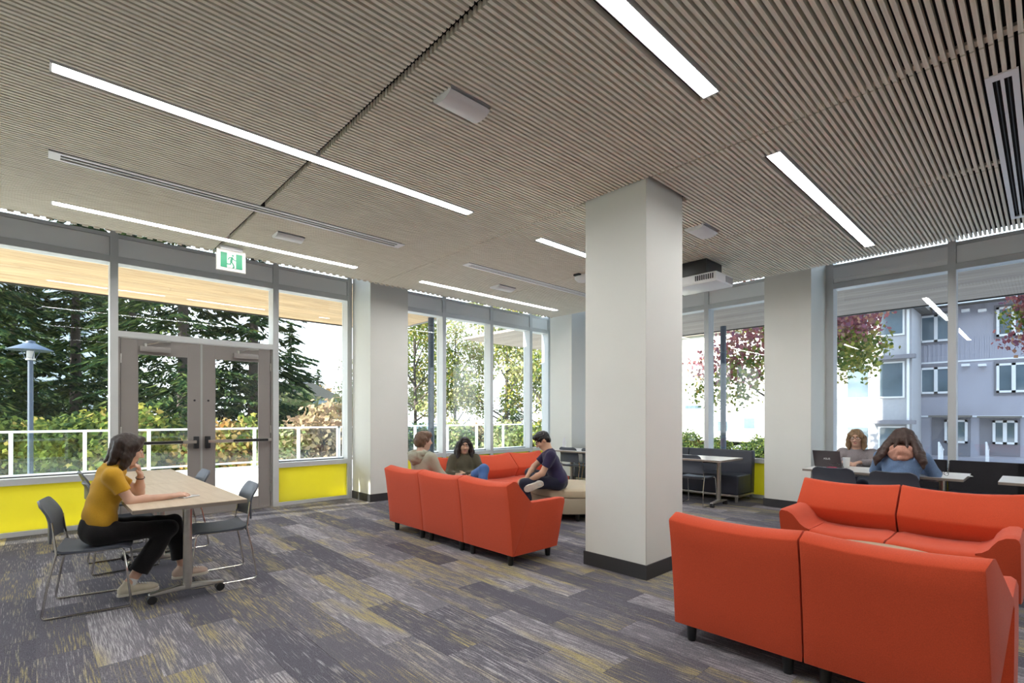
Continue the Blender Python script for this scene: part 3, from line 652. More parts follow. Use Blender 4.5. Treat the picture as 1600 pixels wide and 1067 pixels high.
b_.location = (7.52, 6.5, .741); tag(b_, 'pale bottle on the table behind the man in navy', 'bottle')
# ---------------------------------------------------------------- outside
ZS = 3.66
deckm = mat('pale_concrete_deck', (.66, .645, .61), .8, var=.05, vscale=2, bump=.05, bscale=40)
struct(box('deck', (-14, YW+.15, -.3), (XW+6, 15.6, -.02), deckm), 'pale concrete terrace outside the glass doors')
gm = mat('lawn_and_leaf_litter', (.16, .18, .07), .95, var=.35, vscale=1.5, bump=.3, bscale=8)
g_ = MB().box((-60, 15.6, -1.6), (90, 120, -1.2)); struct(g_.build('ground', gm), 'lawn beyond the terrace railing')
pv = mat('asphalt_and_paving', (.42, .41, .40), .9, var=.08, vscale=1)
struct(MB().box((XW+.15, -60, -1.1), (90, YW+.15, -.75)).build('forecourt', pv), 'paved forecourt before the grey building')
struct(MB().box((XW+6, YW+.15, -1.1), (90, 15.6, -.75)).build('forecourt_far', pv), 'sunlit paving beyond the terrace')
# canopies
c1 = empty('canopy'); struct(c1, 'timber-soffited canopy over the terrace')
MB().box((-2.5, YW+.21, ZS), (6.78, 12.05, ZS+.06)).build('soffit', SOFF, c1)
MB().box((-2.55, YW+.26, ZS+.06), (6.83, 12.12, ZS+.09)).build('roof_deck', DARKM, c1)
box('fascia', (-2.55, 12.05, ZS-.02), (6.83, 12.12, ZS+.10), DARKM, c1); box('end_fascia', (6.78, YW+.21, ZS-.02), (6.83, 12.05, ZS+.10), mat('grey_fascia', (.25, .25, .26), .5), c1)
c2 = empty('canopy'); struct(c2, 'timber-soffited canopy along the side windows')
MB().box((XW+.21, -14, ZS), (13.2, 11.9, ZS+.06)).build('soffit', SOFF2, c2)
box('roof_deck', (XW+.26, -14, ZS+.06), (13.26, 11.95, ZS+.09), DARKM, c2); box('fascia', (13.2, -14, ZS-.02), (13.26, 11.95, ZS+.1), DARKM, c2)
BLUEM = mat('blue_grey_steel', (.055, .075, .115), .5)
def post(x, y, label):
    P = empty('canopy_post', (x, y, -.02), label=label, cat='post', group='blue-grey canopy posts')
    MB().lathe([(.07, 0), (.07, ZS+.02)], n=18).build('shaft', BLUEM, P, smooth=True); box('base_plate', (-.12, -.12, 0), (.12, .12, .02), BLUEM, P)
post(6.62, 9.75, 'blue-grey canopy post behind the far window'); post(12.6, 5.62, 'blue-grey canopy post behind the side window')
# railing
RW = mat('white_powder_coat', (.80, .80, .80), .4)
def railing(x0, n, dx, y, label):
    R_ = empty('glass_railing', (x0, y, -.02), label=label, cat='railing', group='white railings around the terrace')
    MB().box((-.05, -.035, 1.05), (n*dx+.05, .035, 1.10)).build('top_rail', RW, R_); MB().box((0, -.02, .10), (n*dx, .02, .15)).build('bottom_rail', RW, R_)
    pm_ = MB().box((-.035, -.035, 0), (.035, .035, 1.05)).mesh('post', RW); gp = MB().box((.05, -.006, .17), (dx-.05, .006, 1.03)).mesh('glass_panel', RGLASS)
    for k in range(n+1):
        o = bpy.data.objects.new('post', pm_); COL.objects.link(o); o.parent = R_; o.location = (k*dx, 0, 0)
        if k < n:
            o = bpy.data.objects.new('glass_panel', gp); COL.objects.link(o); o.parent = R_; o.location = (k*dx, 0, 0)
railing(-6.5, 11, 1.22, 15.35, 'white framed glass railing seen through the doors'); railing(6.95, 6, 1.4, 15.35, 'white railing seen through the far windows')
# lamp post
Lp = empty('lamp_post', (-.1, 16.6, -1.2), label='blue-grey lamp post with a flat conical shade beyond the railing', cat='lamp post')
MB().lathe([(.085, 0), (.075, .4), (.055, .5), (.05, 3.95)], n=14).build('pole', BLUEM, Lp, smooth=True)
MB().lathe([(.42, 4.16), (.40, 4.18), (.20, 4.28), (.10, 4.33), (.08, 4.38), (.0, 4.40)], n=24).build('shade', BLUEM, Lp, smooth=True)
MB().lathe([(.09, 3.93), (.09, 3.97), (.07, 3.98), (.07, 4.15)], n=14).build('lantern', mat('lantern_glass', (.5, .5, .5), .3), Lp, smooth=True)
for k in range(4):
    t = k*math.pi/2+.4; MB().tube([(.09*math.cos(t), .09*math.sin(t), 3.96), (.2*math.cos(t), .2*math.sin(t), 4.2)], .01, 6).build('strut', BLUEM, Lp)
# foliage
def leafmat(name, cols, rough=.6, tr=.35):
    m = bpy.data.materials.new(name); m.use_nodes = True; MATS[name] = m; N = m.node_tree.nodes; L = m.node_tree.links; N.clear()
    o = N.new('ShaderNodeOutputMaterial'); d = N.new('ShaderNodeBsdfDiffuse'); t = N.new('ShaderNodeBsdfTranslucent'); mx = N.new('ShaderNodeMixShader'); mx.inputs[0].default_value = tr
    g = N.new('ShaderNodeNewGeometry'); r = N.new('ShaderNodeValToRGB'); r.color_ramp.interpolation = 'LINEAR'
    while len(r.color_ramp.elements) < len(cols): r.color_ramp.elements.new(.5)
    for i, c in enumerate(cols): r.color_ramp.elements[i].position = i/(len(cols)-1); r.color_ramp.elements[i].color = (*c, 1)
    L.new(g.outputs['Random Per Island'], r.inputs[0])
    L.new(r.outputs[0], d.inputs[0]); L.new(r.outputs[0], t.inputs[0]); L.new(d.outputs[0], mx.inputs[1]); L.new(t.outputs[0], mx.inputs[2]); L.new(mx.outputs[0], o.inputs[0]); return m
CONM = leafmat('conifer_needles', [(.010, .024, .014), (.022, .045, .020), (.05, .085, .03), (.13, .16, .05)], tr=.25)
YGM = leafmat('yellow_green_leaves', [(.05, .09, .02), (.13, .18, .04), (.34, .32, .07), (.08, .13, .03), (.38, .29, .09)])
PALEM = leafmat('pale_autumn_leaves', [(.30, .32, .14), (.42, .42, .18), (.20, .26, .10), (.46, .36, .22), (.34, .40, .16)])
ORM = leafmat('orange_brown_leaves', [(.35, .17, .05), (.46, .28, .10), (.30, .20, .09), (.20, .20, .06)])
TANM = leafmat('tan_bush_leaves', [(.34, .22, .14), (.46, .33, .22), (.26, .19, .11), (.38, .30, .16)])
REDM = leafmat('red_maple_leaves', [(.24, .07, .09), (.36, .13, .12), (.20, .09, .14), (.42, .24, .12)])
SHRM = leafmat('shrub_leaves', [(.02, .04, .015), (.05, .08, .025), (.14, .17, .04), (.03, .06, .025)])
BARK = mat('dark_bark', (.07, .055, .05), .9, var=.3, vscale=12, bump=.4, bscale=25)
def quads(P, D, Nn, ln, wd, name, m):
    # P centres, D long axis, Nn normal; returns a mesh of kite-shaped leaves
    n = len(P); D = D/np.linalg.norm(D, axis=1, keepdims=True); S = np.cross(Nn, D); S /= np.linalg.norm(S, axis=1, keepdims=True)+1e-9
    ln = np.broadcast_to(ln, (n,))[:, None]; wd = np.broadcast_to(wd, (n,))[:, None]
    V = np.stack([P-D*ln/2, P+S*wd/2-D*ln*.05, P+D*ln/2, P-S*wd/2-D*ln*.05], 1).reshape(-1, 3)
    me = bpy.data.meshes.new(name); me.vertices.add(4*n); me.vertices.foreach_set('co', V.astype(np.float32).ravel())
    me.loops.add(4*n); me.loops.foreach_set('vertex_index', np.arange(4*n, dtype=np.int32)); me.polygons.add(n)
    me.polygons.foreach_set('loop_start', np.arange(0, 4*n, 4, dtype=np.int32)); me.polygons.foreach_set('loop_total', np.full(n, 4, np.int32))
    me.materials.append(m); me.update(); me.validate(); return me
def conifer_mesh(seed, h, r0, n, base=1.5):
    r = np.random.default_rng(seed); P = []; D = []; nb = n//70
    for b in range(nb):
        z = base+(h-base)*r.random()**1.25; a = r.random()*6.283; Lb = r0*(1-(z-base)/(h-base))**.8*(.65+.5*r.random())+.3
        dirv = np.array([math.cos(a), math.sin(a)]); sl = .25-.5*r.random()
        t = np.sqrt(r.random(70))*1.0; side = (r.random(70)-.5)*.55*Lb*(1.1-t)*1.1
        x = dirv[0]*t*Lb-dirv[1]*side; y = dirv[1]*t*Lb+dirv[0]*side; zz = z+sl*t*Lb-.22*Lb*t**2-.06*r.random(70)-.15*np.abs(side)
        P.append(np.stack([x, y, zz], 1)); sg = np.sign(side)[:, None]
        D.append(np.stack([dirv[0]*np.ones(70)-dirv[1]*sg[:, 0]*.8, dirv[1]*np.ones(70)+dirv[0]*sg[:, 0]*.8, -.35-.4*r.random(70)], 1))
    P = np.concatenate(P); D = np.concatenate(D); N_ = np.array([0, 0, 1.0])+r.normal(0, .45, P.shape)
    return quads(P, D, N_, .30+.22*r.random(len(P)), .075+.05*r.random(len(P)), 'needles', CONM)
def blob_mesh(seed, blobs, n, ln, wd, m, name='leaves', shell=.55):
    r = np.random.default_rng(seed); vol = np.array([b[3]*b[4]*b[5] for b in blobs])**.75; k = r.choice(len(blobs), n, p=vol/vol.sum()); B = np.array(blobs)[k]
    d = r.normal(size=(n, 3)); d /= np.linalg.norm(d, axis=1, keepdims=True); rad = (shell+(1-shell)*r.random(n)**.6)[:, None]*(1+.12*r.normal(size=(n, 1)))
    P = B[:, :3]+d*rad*B[:, 3:6]; N_ = d+r.normal(0, .6, (n, 3)); D = r.normal(size=(n, 3))+np.array([0, 0, -.5])
    return quads(P, D, N_, ln*(.7+.6*r.random(n)), wd*(.7+.6*r.random(n)), name, m)
def place(name, loc, rz, sc, label, cat, group, parts):
    T = empty(name, loc, rz, label=label, cat=cat, group=group); T.scale = (sc, sc, sc)
    for nm_, me in parts:
        o = bpy.data.objects.new(nm_, me); COL.objects.link(o); o.parent = T
    return T
con = [(conifer_mesh(11, 15, 4.2, 21000), MB().tube([(0, 0, 0), (.05, 0, 4), (0, .1, 9), (0, 0, 14.6)], [.32, .26, .16, .03], 12).mesh('trunk', BARK, smooth=True)),
       (conifer_mesh(12, 13, 3.6, 18000, 1.0), MB().tube([(0, 0, 0), (0, .05, 6), (0, 0, 12.6)], [.28, .18, .03], 12).mesh('trunk', BARK, smooth=True))]
def at(px, depth):  # a spot on the ground plan: bearing as seen in the photograph, own distance
    r = (px-800)/FPX; return (depth*(r*AX[0]+AX[1]), depth*(r*AY[0]+AY[1]))
gC = 'dark conifers beyond the terrace'
for i, (px, d, k, s, lab) in enumerate([(286, 22, 0, 1, 'tall dark conifer with its trunk showing through the left door'), (120, 24, 1, 1.05, 'dark conifer behind the lamp post'), (-40, 21, 0, .95, 'dark conifer at the left edge'),
      (395, 25, 1, 1.1, 'conifer behind the right door leaf'), (205, 31, 0, 1.1, 'conifer set back between the two nearer ones'), (20, 33, 1, 1.2, 'conifer far back at the left'), (455, 36, 0, .62, 'smaller conifer right of the glass doors')]):
    x, y = at(px, d); place('conifer', (x, y, -1.25), i*1.3, s, lab, 'tree', gC, [('needles', con[k][0]), ('trunk', con[k][1])])
for px, d, s, lab in [(482, 60, .45, 'distant pointed conifer beside the orange tree'), (497, 62, .48, 'distant pointed conifer just left of the wall column'), (545, 70, .4, 'distant conifer at the edge of the wall column'), (800, 75, .62, 'distant conifer in the far window gap')]:
    x, y = at(px, d); place('distant_conifer', (x, y, -1.3), d, s*1.35, lab, 'tree', 'distant conifers', [('needles', con[1][0]), ('trunk', con[1][1])])
x, y = at(507, 50); place('orange_tree', (x, y, -1.3), 0, 1, 'distant orange autumn tree right of the glass doors', 'tree', None, [('leaves', blob_mesh(5, [(0, 0, 4.0, 1.2, 1.2, 1.6), (0, .2, 2.6, 1.6, 1.6, 1.2)], 2600, .26, .2, ORM)), ('trunk', MB().tube([(0, 0, 0), (0, 0, 4)], [.15, .06], 8).mesh('trunk', BARK))])
# shrubs along the railing
bm_ = [blob_mesh(20+i, [(0, 0, .7, 1.0, .8, .8), (.6, .2, .5, .7, .7, .6), (-.6, .1, .6, .75, .7, .7), (.1, 0, 1.2, .6, .6, .5)], 3200, .13, .10, m) for i, m in enumerate((SHRM, YGM, TANM, PALEM, ORM))]
stem = MB(); 
for k in range(6):
    t = k*1.05; stem.tube([(0, 0, 0), (.3*math.cos(t), .3*math.sin(t), .6), (.55*math.cos(t), .5*math.sin(t), 1.1)], [.03, .02, .01], 6)
stm = stem.mesh('stems', BARK)
for i, (px, d, k, s, lab) in enumerate([(-30, 17, 0, 1.2, 'dark green shrub at the left edge behind the railing'), (50, 18, 1, 1.15, 'yellow-green shrub below the lamp post'), (115, 17, 0, 1.2, 'dark green shrub right of the lamp post'), (165, 18.5, 1, 1.3, 'yellow-green shrub behind the left mullion'),
   (225, 17.5, 1, 1.35, 'yellow-green shrub seen through the left door'), (270, 18.5, 0, 1.2, 'green shrub at the foot of the conifer trunk'), (345, 17.5, 4, 1.15, 'orange-leaved shrub seen through the right door'), (392, 18, 1, 1.2, 'yellow-green shrub at the right edge of the right door'),
   (450, 18, 3, 1.15, 'pale shrub just right of the door frame'), (485, 20, 2, 1.45, 'tan shrub in the narrow window right of the doors'), (525, 19, 2, 1.7, 'large tan-brown bush beside the wall column'), (470, 30, 3, 2.2, 'pale bushy tree behind the tan shrubs'),
   (650, 22, 0, 1.2, 'green shrub at the left of the far window'), (705, 23, 3, 1.3, 'pale shrub behind the woman in the olive jacket'), (745, 24, 2, 1.2, 'tan shrub behind the far railing'), (790, 23, 3, 1.3, 'pale shrub in the third far window'), (845, 22, 1, 1.3, 'yellow-green shrub beside the corner column')]):
    x, y = at(px, d); place('shrub', (x, y, -1.22), i*.9, s*(1.3 if px < 430 else 1.12), lab, 'shrub', 'shrubs beyond the railing', [('leaves', bm_[k]), ('stems', stm)])
# deciduous trees
def tree_parts(seed, m, h, n, ln=.15, wd=.12, spread=1.0, low=.25, m2=None):
    r = np.random.default_rng(seed); tr = MB(); tr.tube([(0, 0, 0), (.05, .02, h*.4), (-.05, .05, h*.92)], [.11, .08, .02], 9); bl = []
    for k in range(11):
        z = h*(low+.6*r.random()); a = k*2.4; L_b = spread*h*.22*(1.15-(z/h-.3)); e = (L_b*math.cos(a), L_b*math.sin(a), z+L_b*.5)
        tr.tube([(0, 0, z*.85), (e[0]*.5, e[1]*.5, z+.1*L_b), e], [.045, .03, .01], 6); bl.append((*e, .11*h*spread*(.8+.5*r.random()), .11*h*spread*(.8+.5*r.random()), .10*h))
    bl.append((0, 0, h*.95, .10*h*spread, .10*h*spread, .11*h)); parts = [('leaves', blob_mesh(seed, bl, n, ln, wd, m, shell=.2)), ('trunk', tr.mesh('trunk', BARK, smooth=True))]
    if m2: parts.append(('lower_leaves', blob_mesh(seed+50, [(b[0]*1.05, b[1]*1.05, b[2]-.12*h, b[3], b[4], b[5]) for b in bl], int(n*.8), ln, wd, m2, shell=.2)))
    return parts
ta = tree_parts(31, PALEM, 8.5, 6500); tb = tree_parts(32, YGM, 8, 6000)
for i, (px, d, tp, s, lab) in enumerate([(648, 25, tb, 1, 'yellow-green tree behind the canopy post'), (712, 27, ta, .92, 'pale autumn tree behind the woman in the olive jacket'), (792, 26, ta, 1.1, 'pale sparse tree in the third far window'), (848, 24, tb, 1.05, 'green tree beside the corner column'), (600, 30, ta, 1, 'pale tree hidden behind the wall column')]):
    x, y = at(px, d); place('autumn_tree', (x, y, -1.25), i*1.7, s, lab, 'tree', 'autumn trees beyond the far windows', tp)
mp_ = tree_parts(40, REDM, 6.6, 5200, .13, .12, 1.35, .38, YGM)
x, y = at(1236, 16); place('maple_tree', (x, y, -.8), 0, 1, 'maple with red upper and yellow-green lower leaves before the pale building', 'tree', None, mp_)
mq = tree_parts(41, YGM, 6.0, 3800, .14, .13, 1.25, .5, REDM)
x, y = at(1668, 15); place('maple_tree', (x, y, -.8), 2.2, 1, 'leafy branch tips of a tree at the right edge', 'tree', None, mq)
sh2 = bm_[0]
for i, (px, d, s, lab) in enumerate([(1388, 24, .8, 'green shrub behind the woman in denim'), (1446, 30, .8, 'clipped shrub at the foot of the downpipe'), (1590, 26, .8, 'clipped shrub at the right edge before the grey building'), (1125, 26, .7, 'small shrub behind the banquette'), (1075, 24, .9, 'green hedge bush left of the side window'), (1185, 22, .8, 'small shrub by the white column')]):
    x, y = at(px, d); place('low_shrub', (x, y, -.8), i, s, lab, 'shrub', 'shrubs on the forecourt', [('leaves', sh2), ('stems', stm)])
# grey apartment building
SID = mat('grey_violet_siding', (.36, .35, .40), .75, var=.05, vscale=1.2); SID2 = mat('dark_grey_trim', (.20, .19, .21), .7); WTR = mat('white_trim', (.74, .74, .75), .5)
PANE = mat('dark_window_pane', (.10, .14, .17), .06, spec=.9, var=.3, vscale=.7); ROOFM = mat('brown_roof_fascia', (.16, .14, .12), .8)
BX = 30.0
def fy(px): r = (px-800)/FPX; return BX*(r*AY[0]+AY[1])/(r*AX[0]+AX[1])
def fz(px, py): r = (px-800)/FPX; d = BX/(r*AX[0]+AX[1]); return EYE+(650-py)/FPX*d
B = empty('apartment_building', (BX+.02, -6, -.8), label='grey three-storey apartment building with white-framed windows', cat='building')
def bb(name, px0, py0, px1, py1, d0, d1, m, parent=B, ref=None):
    y0, y1 = fy(px1), fy(px0); rx = ref or (px0+px1)/2
    return MB().box((d0, y0+6, fz(rx, py1)+.8), (d1, y1+6, fz(rx, py0)+.8)).build(name, m, parent)
ztop = fz(1500, 478)
MB().box((0, -8, 0), (8, fy(1425)+6, ztop+.8)).build('wall', SID, B)
MB().box((-.8, -8, ztop+.8), (8.4, fy(1390)+6, ztop+1.15)).build('eave', ROOFM, B)
rf = MB().prism([(-.8, ztop+1.15), (8.4, ztop+1.15), (4, ztop+3.2)], -8, fy(1300)+8, 'y').build('roof', ROOFM, B)
bb('gutter', 1380, 474, 1700, 479, -.92, -.8, WTR, ref=1500)
for py in (568.5, 650.5): bb('floor_band', 1425, py-1.2, 1750, py+1.2, -.05, 0, WTR, ref=1430)
bat = MB()
for k in range(70):
    yy = fy(1425)-k*.16
    for zz in ((fz(1430, 568)-0, fz(1430, 568)+1.05), (ztop-.5, ztop)): bat.box((-.025, yy+6, zz[0]+.8), (0, yy+6.05, zz[1]+.8))
tag(bat.build('battens', SID, B), kind='stuff')
def win(px0, py0, px1, py1, parts=2):
    f = bb('window_surround', px0-4, py0-4, px1+4, py1+4, -.04, .0, SID2); 
    fr_ = MB(); y0, y1, z0, z1 = fy(px1)+6, fy(px0)+6, fz((px0+px1)/2, py1)+.8, fz((px0+px1)/2, py0)+.8; e = .09
    fr_.box((-.10, y0, z0), (-.02, y1, z0+e)).box((-.10, y0, z1-e), (-.02, y1, z1)).box((-.10, y0, z0), (-.02, y0+e, z1)).box((-.10, y1-e, z0), (-.02, y1, z1))
    for k in range(1, parts): yy = y0+(y1-y0)*k/parts; fr_.box((-.10, yy-e*.7, z0), (-.02, yy+e*.7, z1))
    wf = fr_.build('window_frame', WTR, B)
    for k in range(parts): MB().box((-.06, y0+(y1-y0)*k/parts+.03, z0+.03), (-.045, y0+(y1-y0)*(k+1)/parts-.03, z1-.03)).build('pane', PANE, wf)
for q in [(1437, 492, 1489, 534), (1557, 478, 1612, 524), (1437, 574, 1489, 615), (1557, 567, 1612, 613)]: win(*q)
for (a, b, c, d) in [(1456, 652, 1516, 694), (1531, 653, 1594, 696)]:
    bb('porch_recess', a, b, c, 712, -.03, .02, SID2); win(a+20, b+4, c-4, d-2, 2)
    bb('porch_canopy', a-3, b-3, c+3, b, -.5, 0, ROOFM)
for px in (1503, 1529): bb('soffit_vent', px, 569, px+13, 572.5, -.30, 0, WTR); bb('soffit_vent', px, 484, px+13, 488, -.30, 0, WTR)
dp = MB().tube([(-.75, fy(1417)+6, ztop+.75), (-.5, fy(1421)+6, ztop+.2), (-.12, fy(1427)+6, ztop-.2), (-.12, fy(1427)+6, .1)], .07, 10).build('downpipe', WTR, B, smooth=True)
MB().box((-.85, fy(1423)+6, ztop+.65), (-.6, fy(1411)+6, ztop+.95)).build('rainwater_head', WTR, dp)
# projecting sunlit wing
Wg = empty('building_wing', (27.6, 6.4, -.8), label='sunlit projecting wing of the apartment building dappled by tree shade', cat='building')
wy0, wy1 = fy(1425)*27.6/30-6.4+.0, 3.2
MB().box((0, wy0, 0), (2.3, wy1, ztop+.6)).build('wall', mat('light_grey_siding', (.40, .395, .41), .75, var=.04), Wg)
MB().box((-.5, wy0-.4, ztop+.6), (2.3, wy1, ztop+.75)).build('eave', ROOFM, Wg)
for lv in (0.9, 3.75, 6.5):
    MB().box((-.35, wy0-.15, lv+.95), (0.0, wy0+1.35, lv+1.12)).build('balcony_band', SID2, Wg)
    for k in range(3):
        yy = wy0+.25+k*1.25
        f = MB().box((-.06, yy, lv-.75), (0, yy+.95, lv+.85)).build('window_frame', WTR, Wg); MB().box((-.075, yy+.07, lv-.68), (-.062, yy+.88, lv+.78)).build('pane', PANE, f)
MB().tube([(-.1, wy0+.12, 0), (-.1, wy0+.12, ztop+.5)], .05, 8).build('downpipe', WTR, Wg)
# handrails by the porches
for i, px in enumerate((1467, 1541)):
    x, y = at(px, 21); H_ = empty('handrail', (x, y, -.75), label=['pale handrail right of the woman in denim, outside', 'pale handrail in the middle of the right window, outside'][i], cat='handrail', group='stair handrails outside')
    for k in range(3): MB().tube([(k*.5, 0, 0), (k*.5, 0, 1.05-k*.15)], .03, 8).build('baluster', WTR, H_)
    MB().tube([(0, 0, 1.05), (1.0, 0, .75), (1.25, 0, .70)], .035, 8).build('rail', WTR, H_)
# pale building behind the side window
Bw = empty('pale_building', (44, 20, -.8), label='bright pale building behind the side window', cat='building')
PW = mat('cream_render', (.72, .70, .66), .8, var=.03, vscale=.6)
MB().box((0, -9, 0), (8, 14, 9.5)).build('wall', PW, Bw); MB().box((-.4, -9.3, 9.5), (8.3, 14.3, 9.9)).build('roof', ROOFM, Bw)
def bw(px0, py0, px1, py1, nm_, m, par, d=.06):
    r0 = (px0-800)/FPX; r1 = (px1-800)/FPX; y0 = 44*(r1*AY[0]+AY[1])/(r1*AX[0]+AX[1])-20; y1 = 44*(r0*AY[0]+AY[1])/(r0*AX[0]+AX[1])-20; rm_ = (r0+r1)/2; dd = 44/(rm_*AX[0]+AX[1])
    return MB().box((-d, y0, EYE+(650-py1)/FPX*dd+.8), (0, y1, EYE+(650-py0)/FPX*dd+.8)).build(nm_, m, par)
f = bw(1146, 649, 1159, 687, 'door', mat('grey_door', (.30, .29, .28), .6), Bw); MB().lathe([(.0, 0), (.2, .02), (.0, .04)], n=12).build('round_pane', WTR, f)
for q in [(1161, 652, 1181, 671), (1120, 657, 1139, 675), (1069, 632, 1098, 640)]: f = bw(*q, 'window_frame', WTR, Bw, .05); bw(q[0]+1.5, q[1]+1.5, q[2]-1.5, q[3]-1.5, 'pane', PANE, f, .07)
# blue-grey house glimpsed right of the doors, block at far left
x, y = at(462, 44); Hs = empty('house', (x, y, -1.3), .2, label='blue-grey house glimpsed between the conifers and the tan shrubs', cat='building')
MB().box((-3, -2, 0), (3, 2, 4.2)).build('wall', mat('blue_grey_render', (.30, .36, .44), .8), Hs); MB().prism([(-3.4, 4.2), (3.4, 4.2), (0, 5.6)], -2.3, 2.3, 'y').build('roof', ROOFM, Hs)
for k in range(3): MB().box((-2.4+k*1.8, -2.05, 1.8), (-1.4+k*1.8, -2.0, 3.0)).build('window', PANE, Hs)
x, y = at(20, 55); Ht = empty('tower_block', (x, y, -1.3), .1, label='pale tower block glimpsed above the conifers at the far left', cat='building')
MB().box((-7, -5, 0), (7, 5, 20)).build('wall', mat('pale_blue_render', (.52, .56, .62), .8), Ht)
for a in range(6):
    for c in range(5): MB().box((-6+c*2.5, -5.05, 1.6+a*3), (-4.6+c*2.5, -5, 3.1+a*3)).build('window', PANE, Ht)
# parked car beyond the far railing
x, y = at(672, 34); Cr = empty('parked_car', (x, y, -.4), .3, label='pale parked car beyond the railing behind the canopy post', cat='car'); CARM = mat('car_silver', (.55, .56, .58), .25, metal=.5)
MB().prism([(-2.1, .28), (-2.15, .7), (-1.5, .85), (-.9, 1.35), (.6, 1.4), (1.3, .95), (2.0, .85), (2.15, .6), (2.1, .28)], -.85, .85, 'y').build('body', CARM, Cr, bevel=.05)
MB().prism([(-1.3, .9), (-.85, 1.27), (.55, 1.32), (1.1, .95)], -.86, .86, 'y').build('side_window', PANE, Cr)
for (a, b) in ((-1.35, -.8), (1.35, -.8), (-1.35, .8), (1.35, .8)): MB().tube([(a, b-.09, .32), (a, b+.09, .32)], .32, 16).build('wheel', BLACK, Cr)
MB().box((-4, -2.2, -.9), (5, 2.2, 0)).build('parking_kerb', pv, Cr)
# ---------------------------------------------------------------- people
class SDF:
    def __init__(s, voxel, k=.02): s.P = []; s.h = voxel; s.k = k
    def cap(s, a, b, ra, rb=None, k=None, mi=0, cut=None, sub=False, cuta=None):
        s.P.append(('c', np.array(a, float), np.array(b, float), ra, ra if rb is None else rb, k or s.k, mi, cut, sub, cuta)); return s
    def ell(s, c, r, A=None, k=None, mi=0, sub=False):
        s.P.append(('e', np.array(c, float), np.array(r, float), np.eye(3) if A is None else np.array(A, float), 0, k or s.k, mi, None, sub, None)); return s
    def chain(s, pts, rs, k=None, mi=0):
        for i in range(len(pts)-1): s.cap(pts[i], pts[i+1], rs[i], rs[i+1], k, mi)
        return s
    def build(s, name, mats, parent, wr=0, wf=30, ground=None, smooth_it=1):
        lo = np.full(3, 1e9); hi = -lo
        for p in s.P:
            if p[8]: continue
            if p[0] == 'c': r = max(p[3], p[4]); l, u = np.minimum(p[1], p[2])-r, np.maximum(p[1], p[2])+r
            else: r = p[2].max(); l, u = p[1]-r, p[1]+r
            lo = np.minimum(lo, l); hi = np.maximum(hi, u)
        h = s.h; lo = lo-3*h-.01; n = np.ceil((hi+3*h+.01-lo)/h).astype(int)+1
        D = np.full(n, .25, np.float32); ID = np.zeros(n, np.int8); BD = np.full(n, .25, np.float32); ax_ = [lo[i]+h*np.arange(n[i]) for i in range(3)]
        for p in s.P:
            if p[0] == 'c': r = max(p[3], p[4]); l, u = np.minimum(p[1], p[2])-r, np.maximum(p[1], p[2])+r
            else: r = p[2].max(); l, u = p[1]-r, p[1]+r
            pad = p[5]+3*h; i0 = np.clip(((l-pad-lo)/h).astype(int), 0, n-1); i1 = np.clip(((u+pad-lo)/h).astype(int)+2, 1, n)
            sl = tuple(slice(i0[i], i1[i]) for i in range(3)); X = np.stack(np.meshgrid(*[ax_[i][sl[i]] for i in range(3)], indexing='ij'), -1).astype(np.float32)
            if p[0] == 'c':
                ab = p[2]-p[1]; L2 = ab@ab+1e-12; t = np.clip(((X-p[1])@ab)/L2, 0, 1); d = np.linalg.norm(X-p[1]-t[..., None]*ab, axis=-1)-(p[3]+(p[4]-p[3])*t)
                if p[7] is not None: d = np.maximum(d, ((X-p[2])@ab)/math.sqrt(L2)-p[7])
                if p[9] is not None: d = np.maximum(d, ((p[1]-X)@ab)/math.sqrt(L2)-p[9])
            else:
                Q = (X-p[1])@p[3].T; k0 = np.linalg.norm(Q/p[2], axis=-1); k1 = np.linalg.norm(Q/p[2]**2, axis=-1); d = k0*(k0-1)/np.maximum(k1, 1e-6)
            a = D[sl]; k = p[5]
            if p[8]:
                hh = np.clip(.5-.5*(a+d)/k, 0, 1); D[sl] = a*(1-hh)-d*hh+k*hh*(1-hh)
            else:
                hh = np.clip(.5+.5*(a-d)/k, 0, 1); D[sl] = a*(1-hh)+d*hh-k*hh*(1-hh)
                m = d < BD[sl]; b_ = BD[sl]; b_[m] = d[m]; BD[sl] = b_; q = ID[sl]; q[m] = p[6]; ID[sl] = q
        X = np.meshgrid(*ax_, indexing='ij')
        if wr:
            D = D+wr*(np.sin(wf*(X[0]+.6*X[2])+2*np.sin(wf*.4*X[1]))*np.sin(wf*.7*X[2]+1.7*np.sin(wf*.5*X[0]+wf*.3*X[1])))
        if ground is not None: D = np.maximum(D, ground-X[2])
        S = D < 0
        V, Fq, mi = surface_nets(D, S, ID, lo, h)
        me = bpy.data.meshes.new(name); me.from_pydata(V.tolist(), [], Fq.tolist())
        for m in (mats if isinstance(mats, (list, tuple)) else [mats]): me.materials.append(m)
        if mi.any(): me.polygons.foreach_set('material_index', mi.astype(np.int32))
        me.polygons.foreach_set('use_smooth', [True]*len(me.polygons)); me.update()
        o = bpy.data.objects.new(name, me); COL.objects.link(o); o.parent = parent; return o
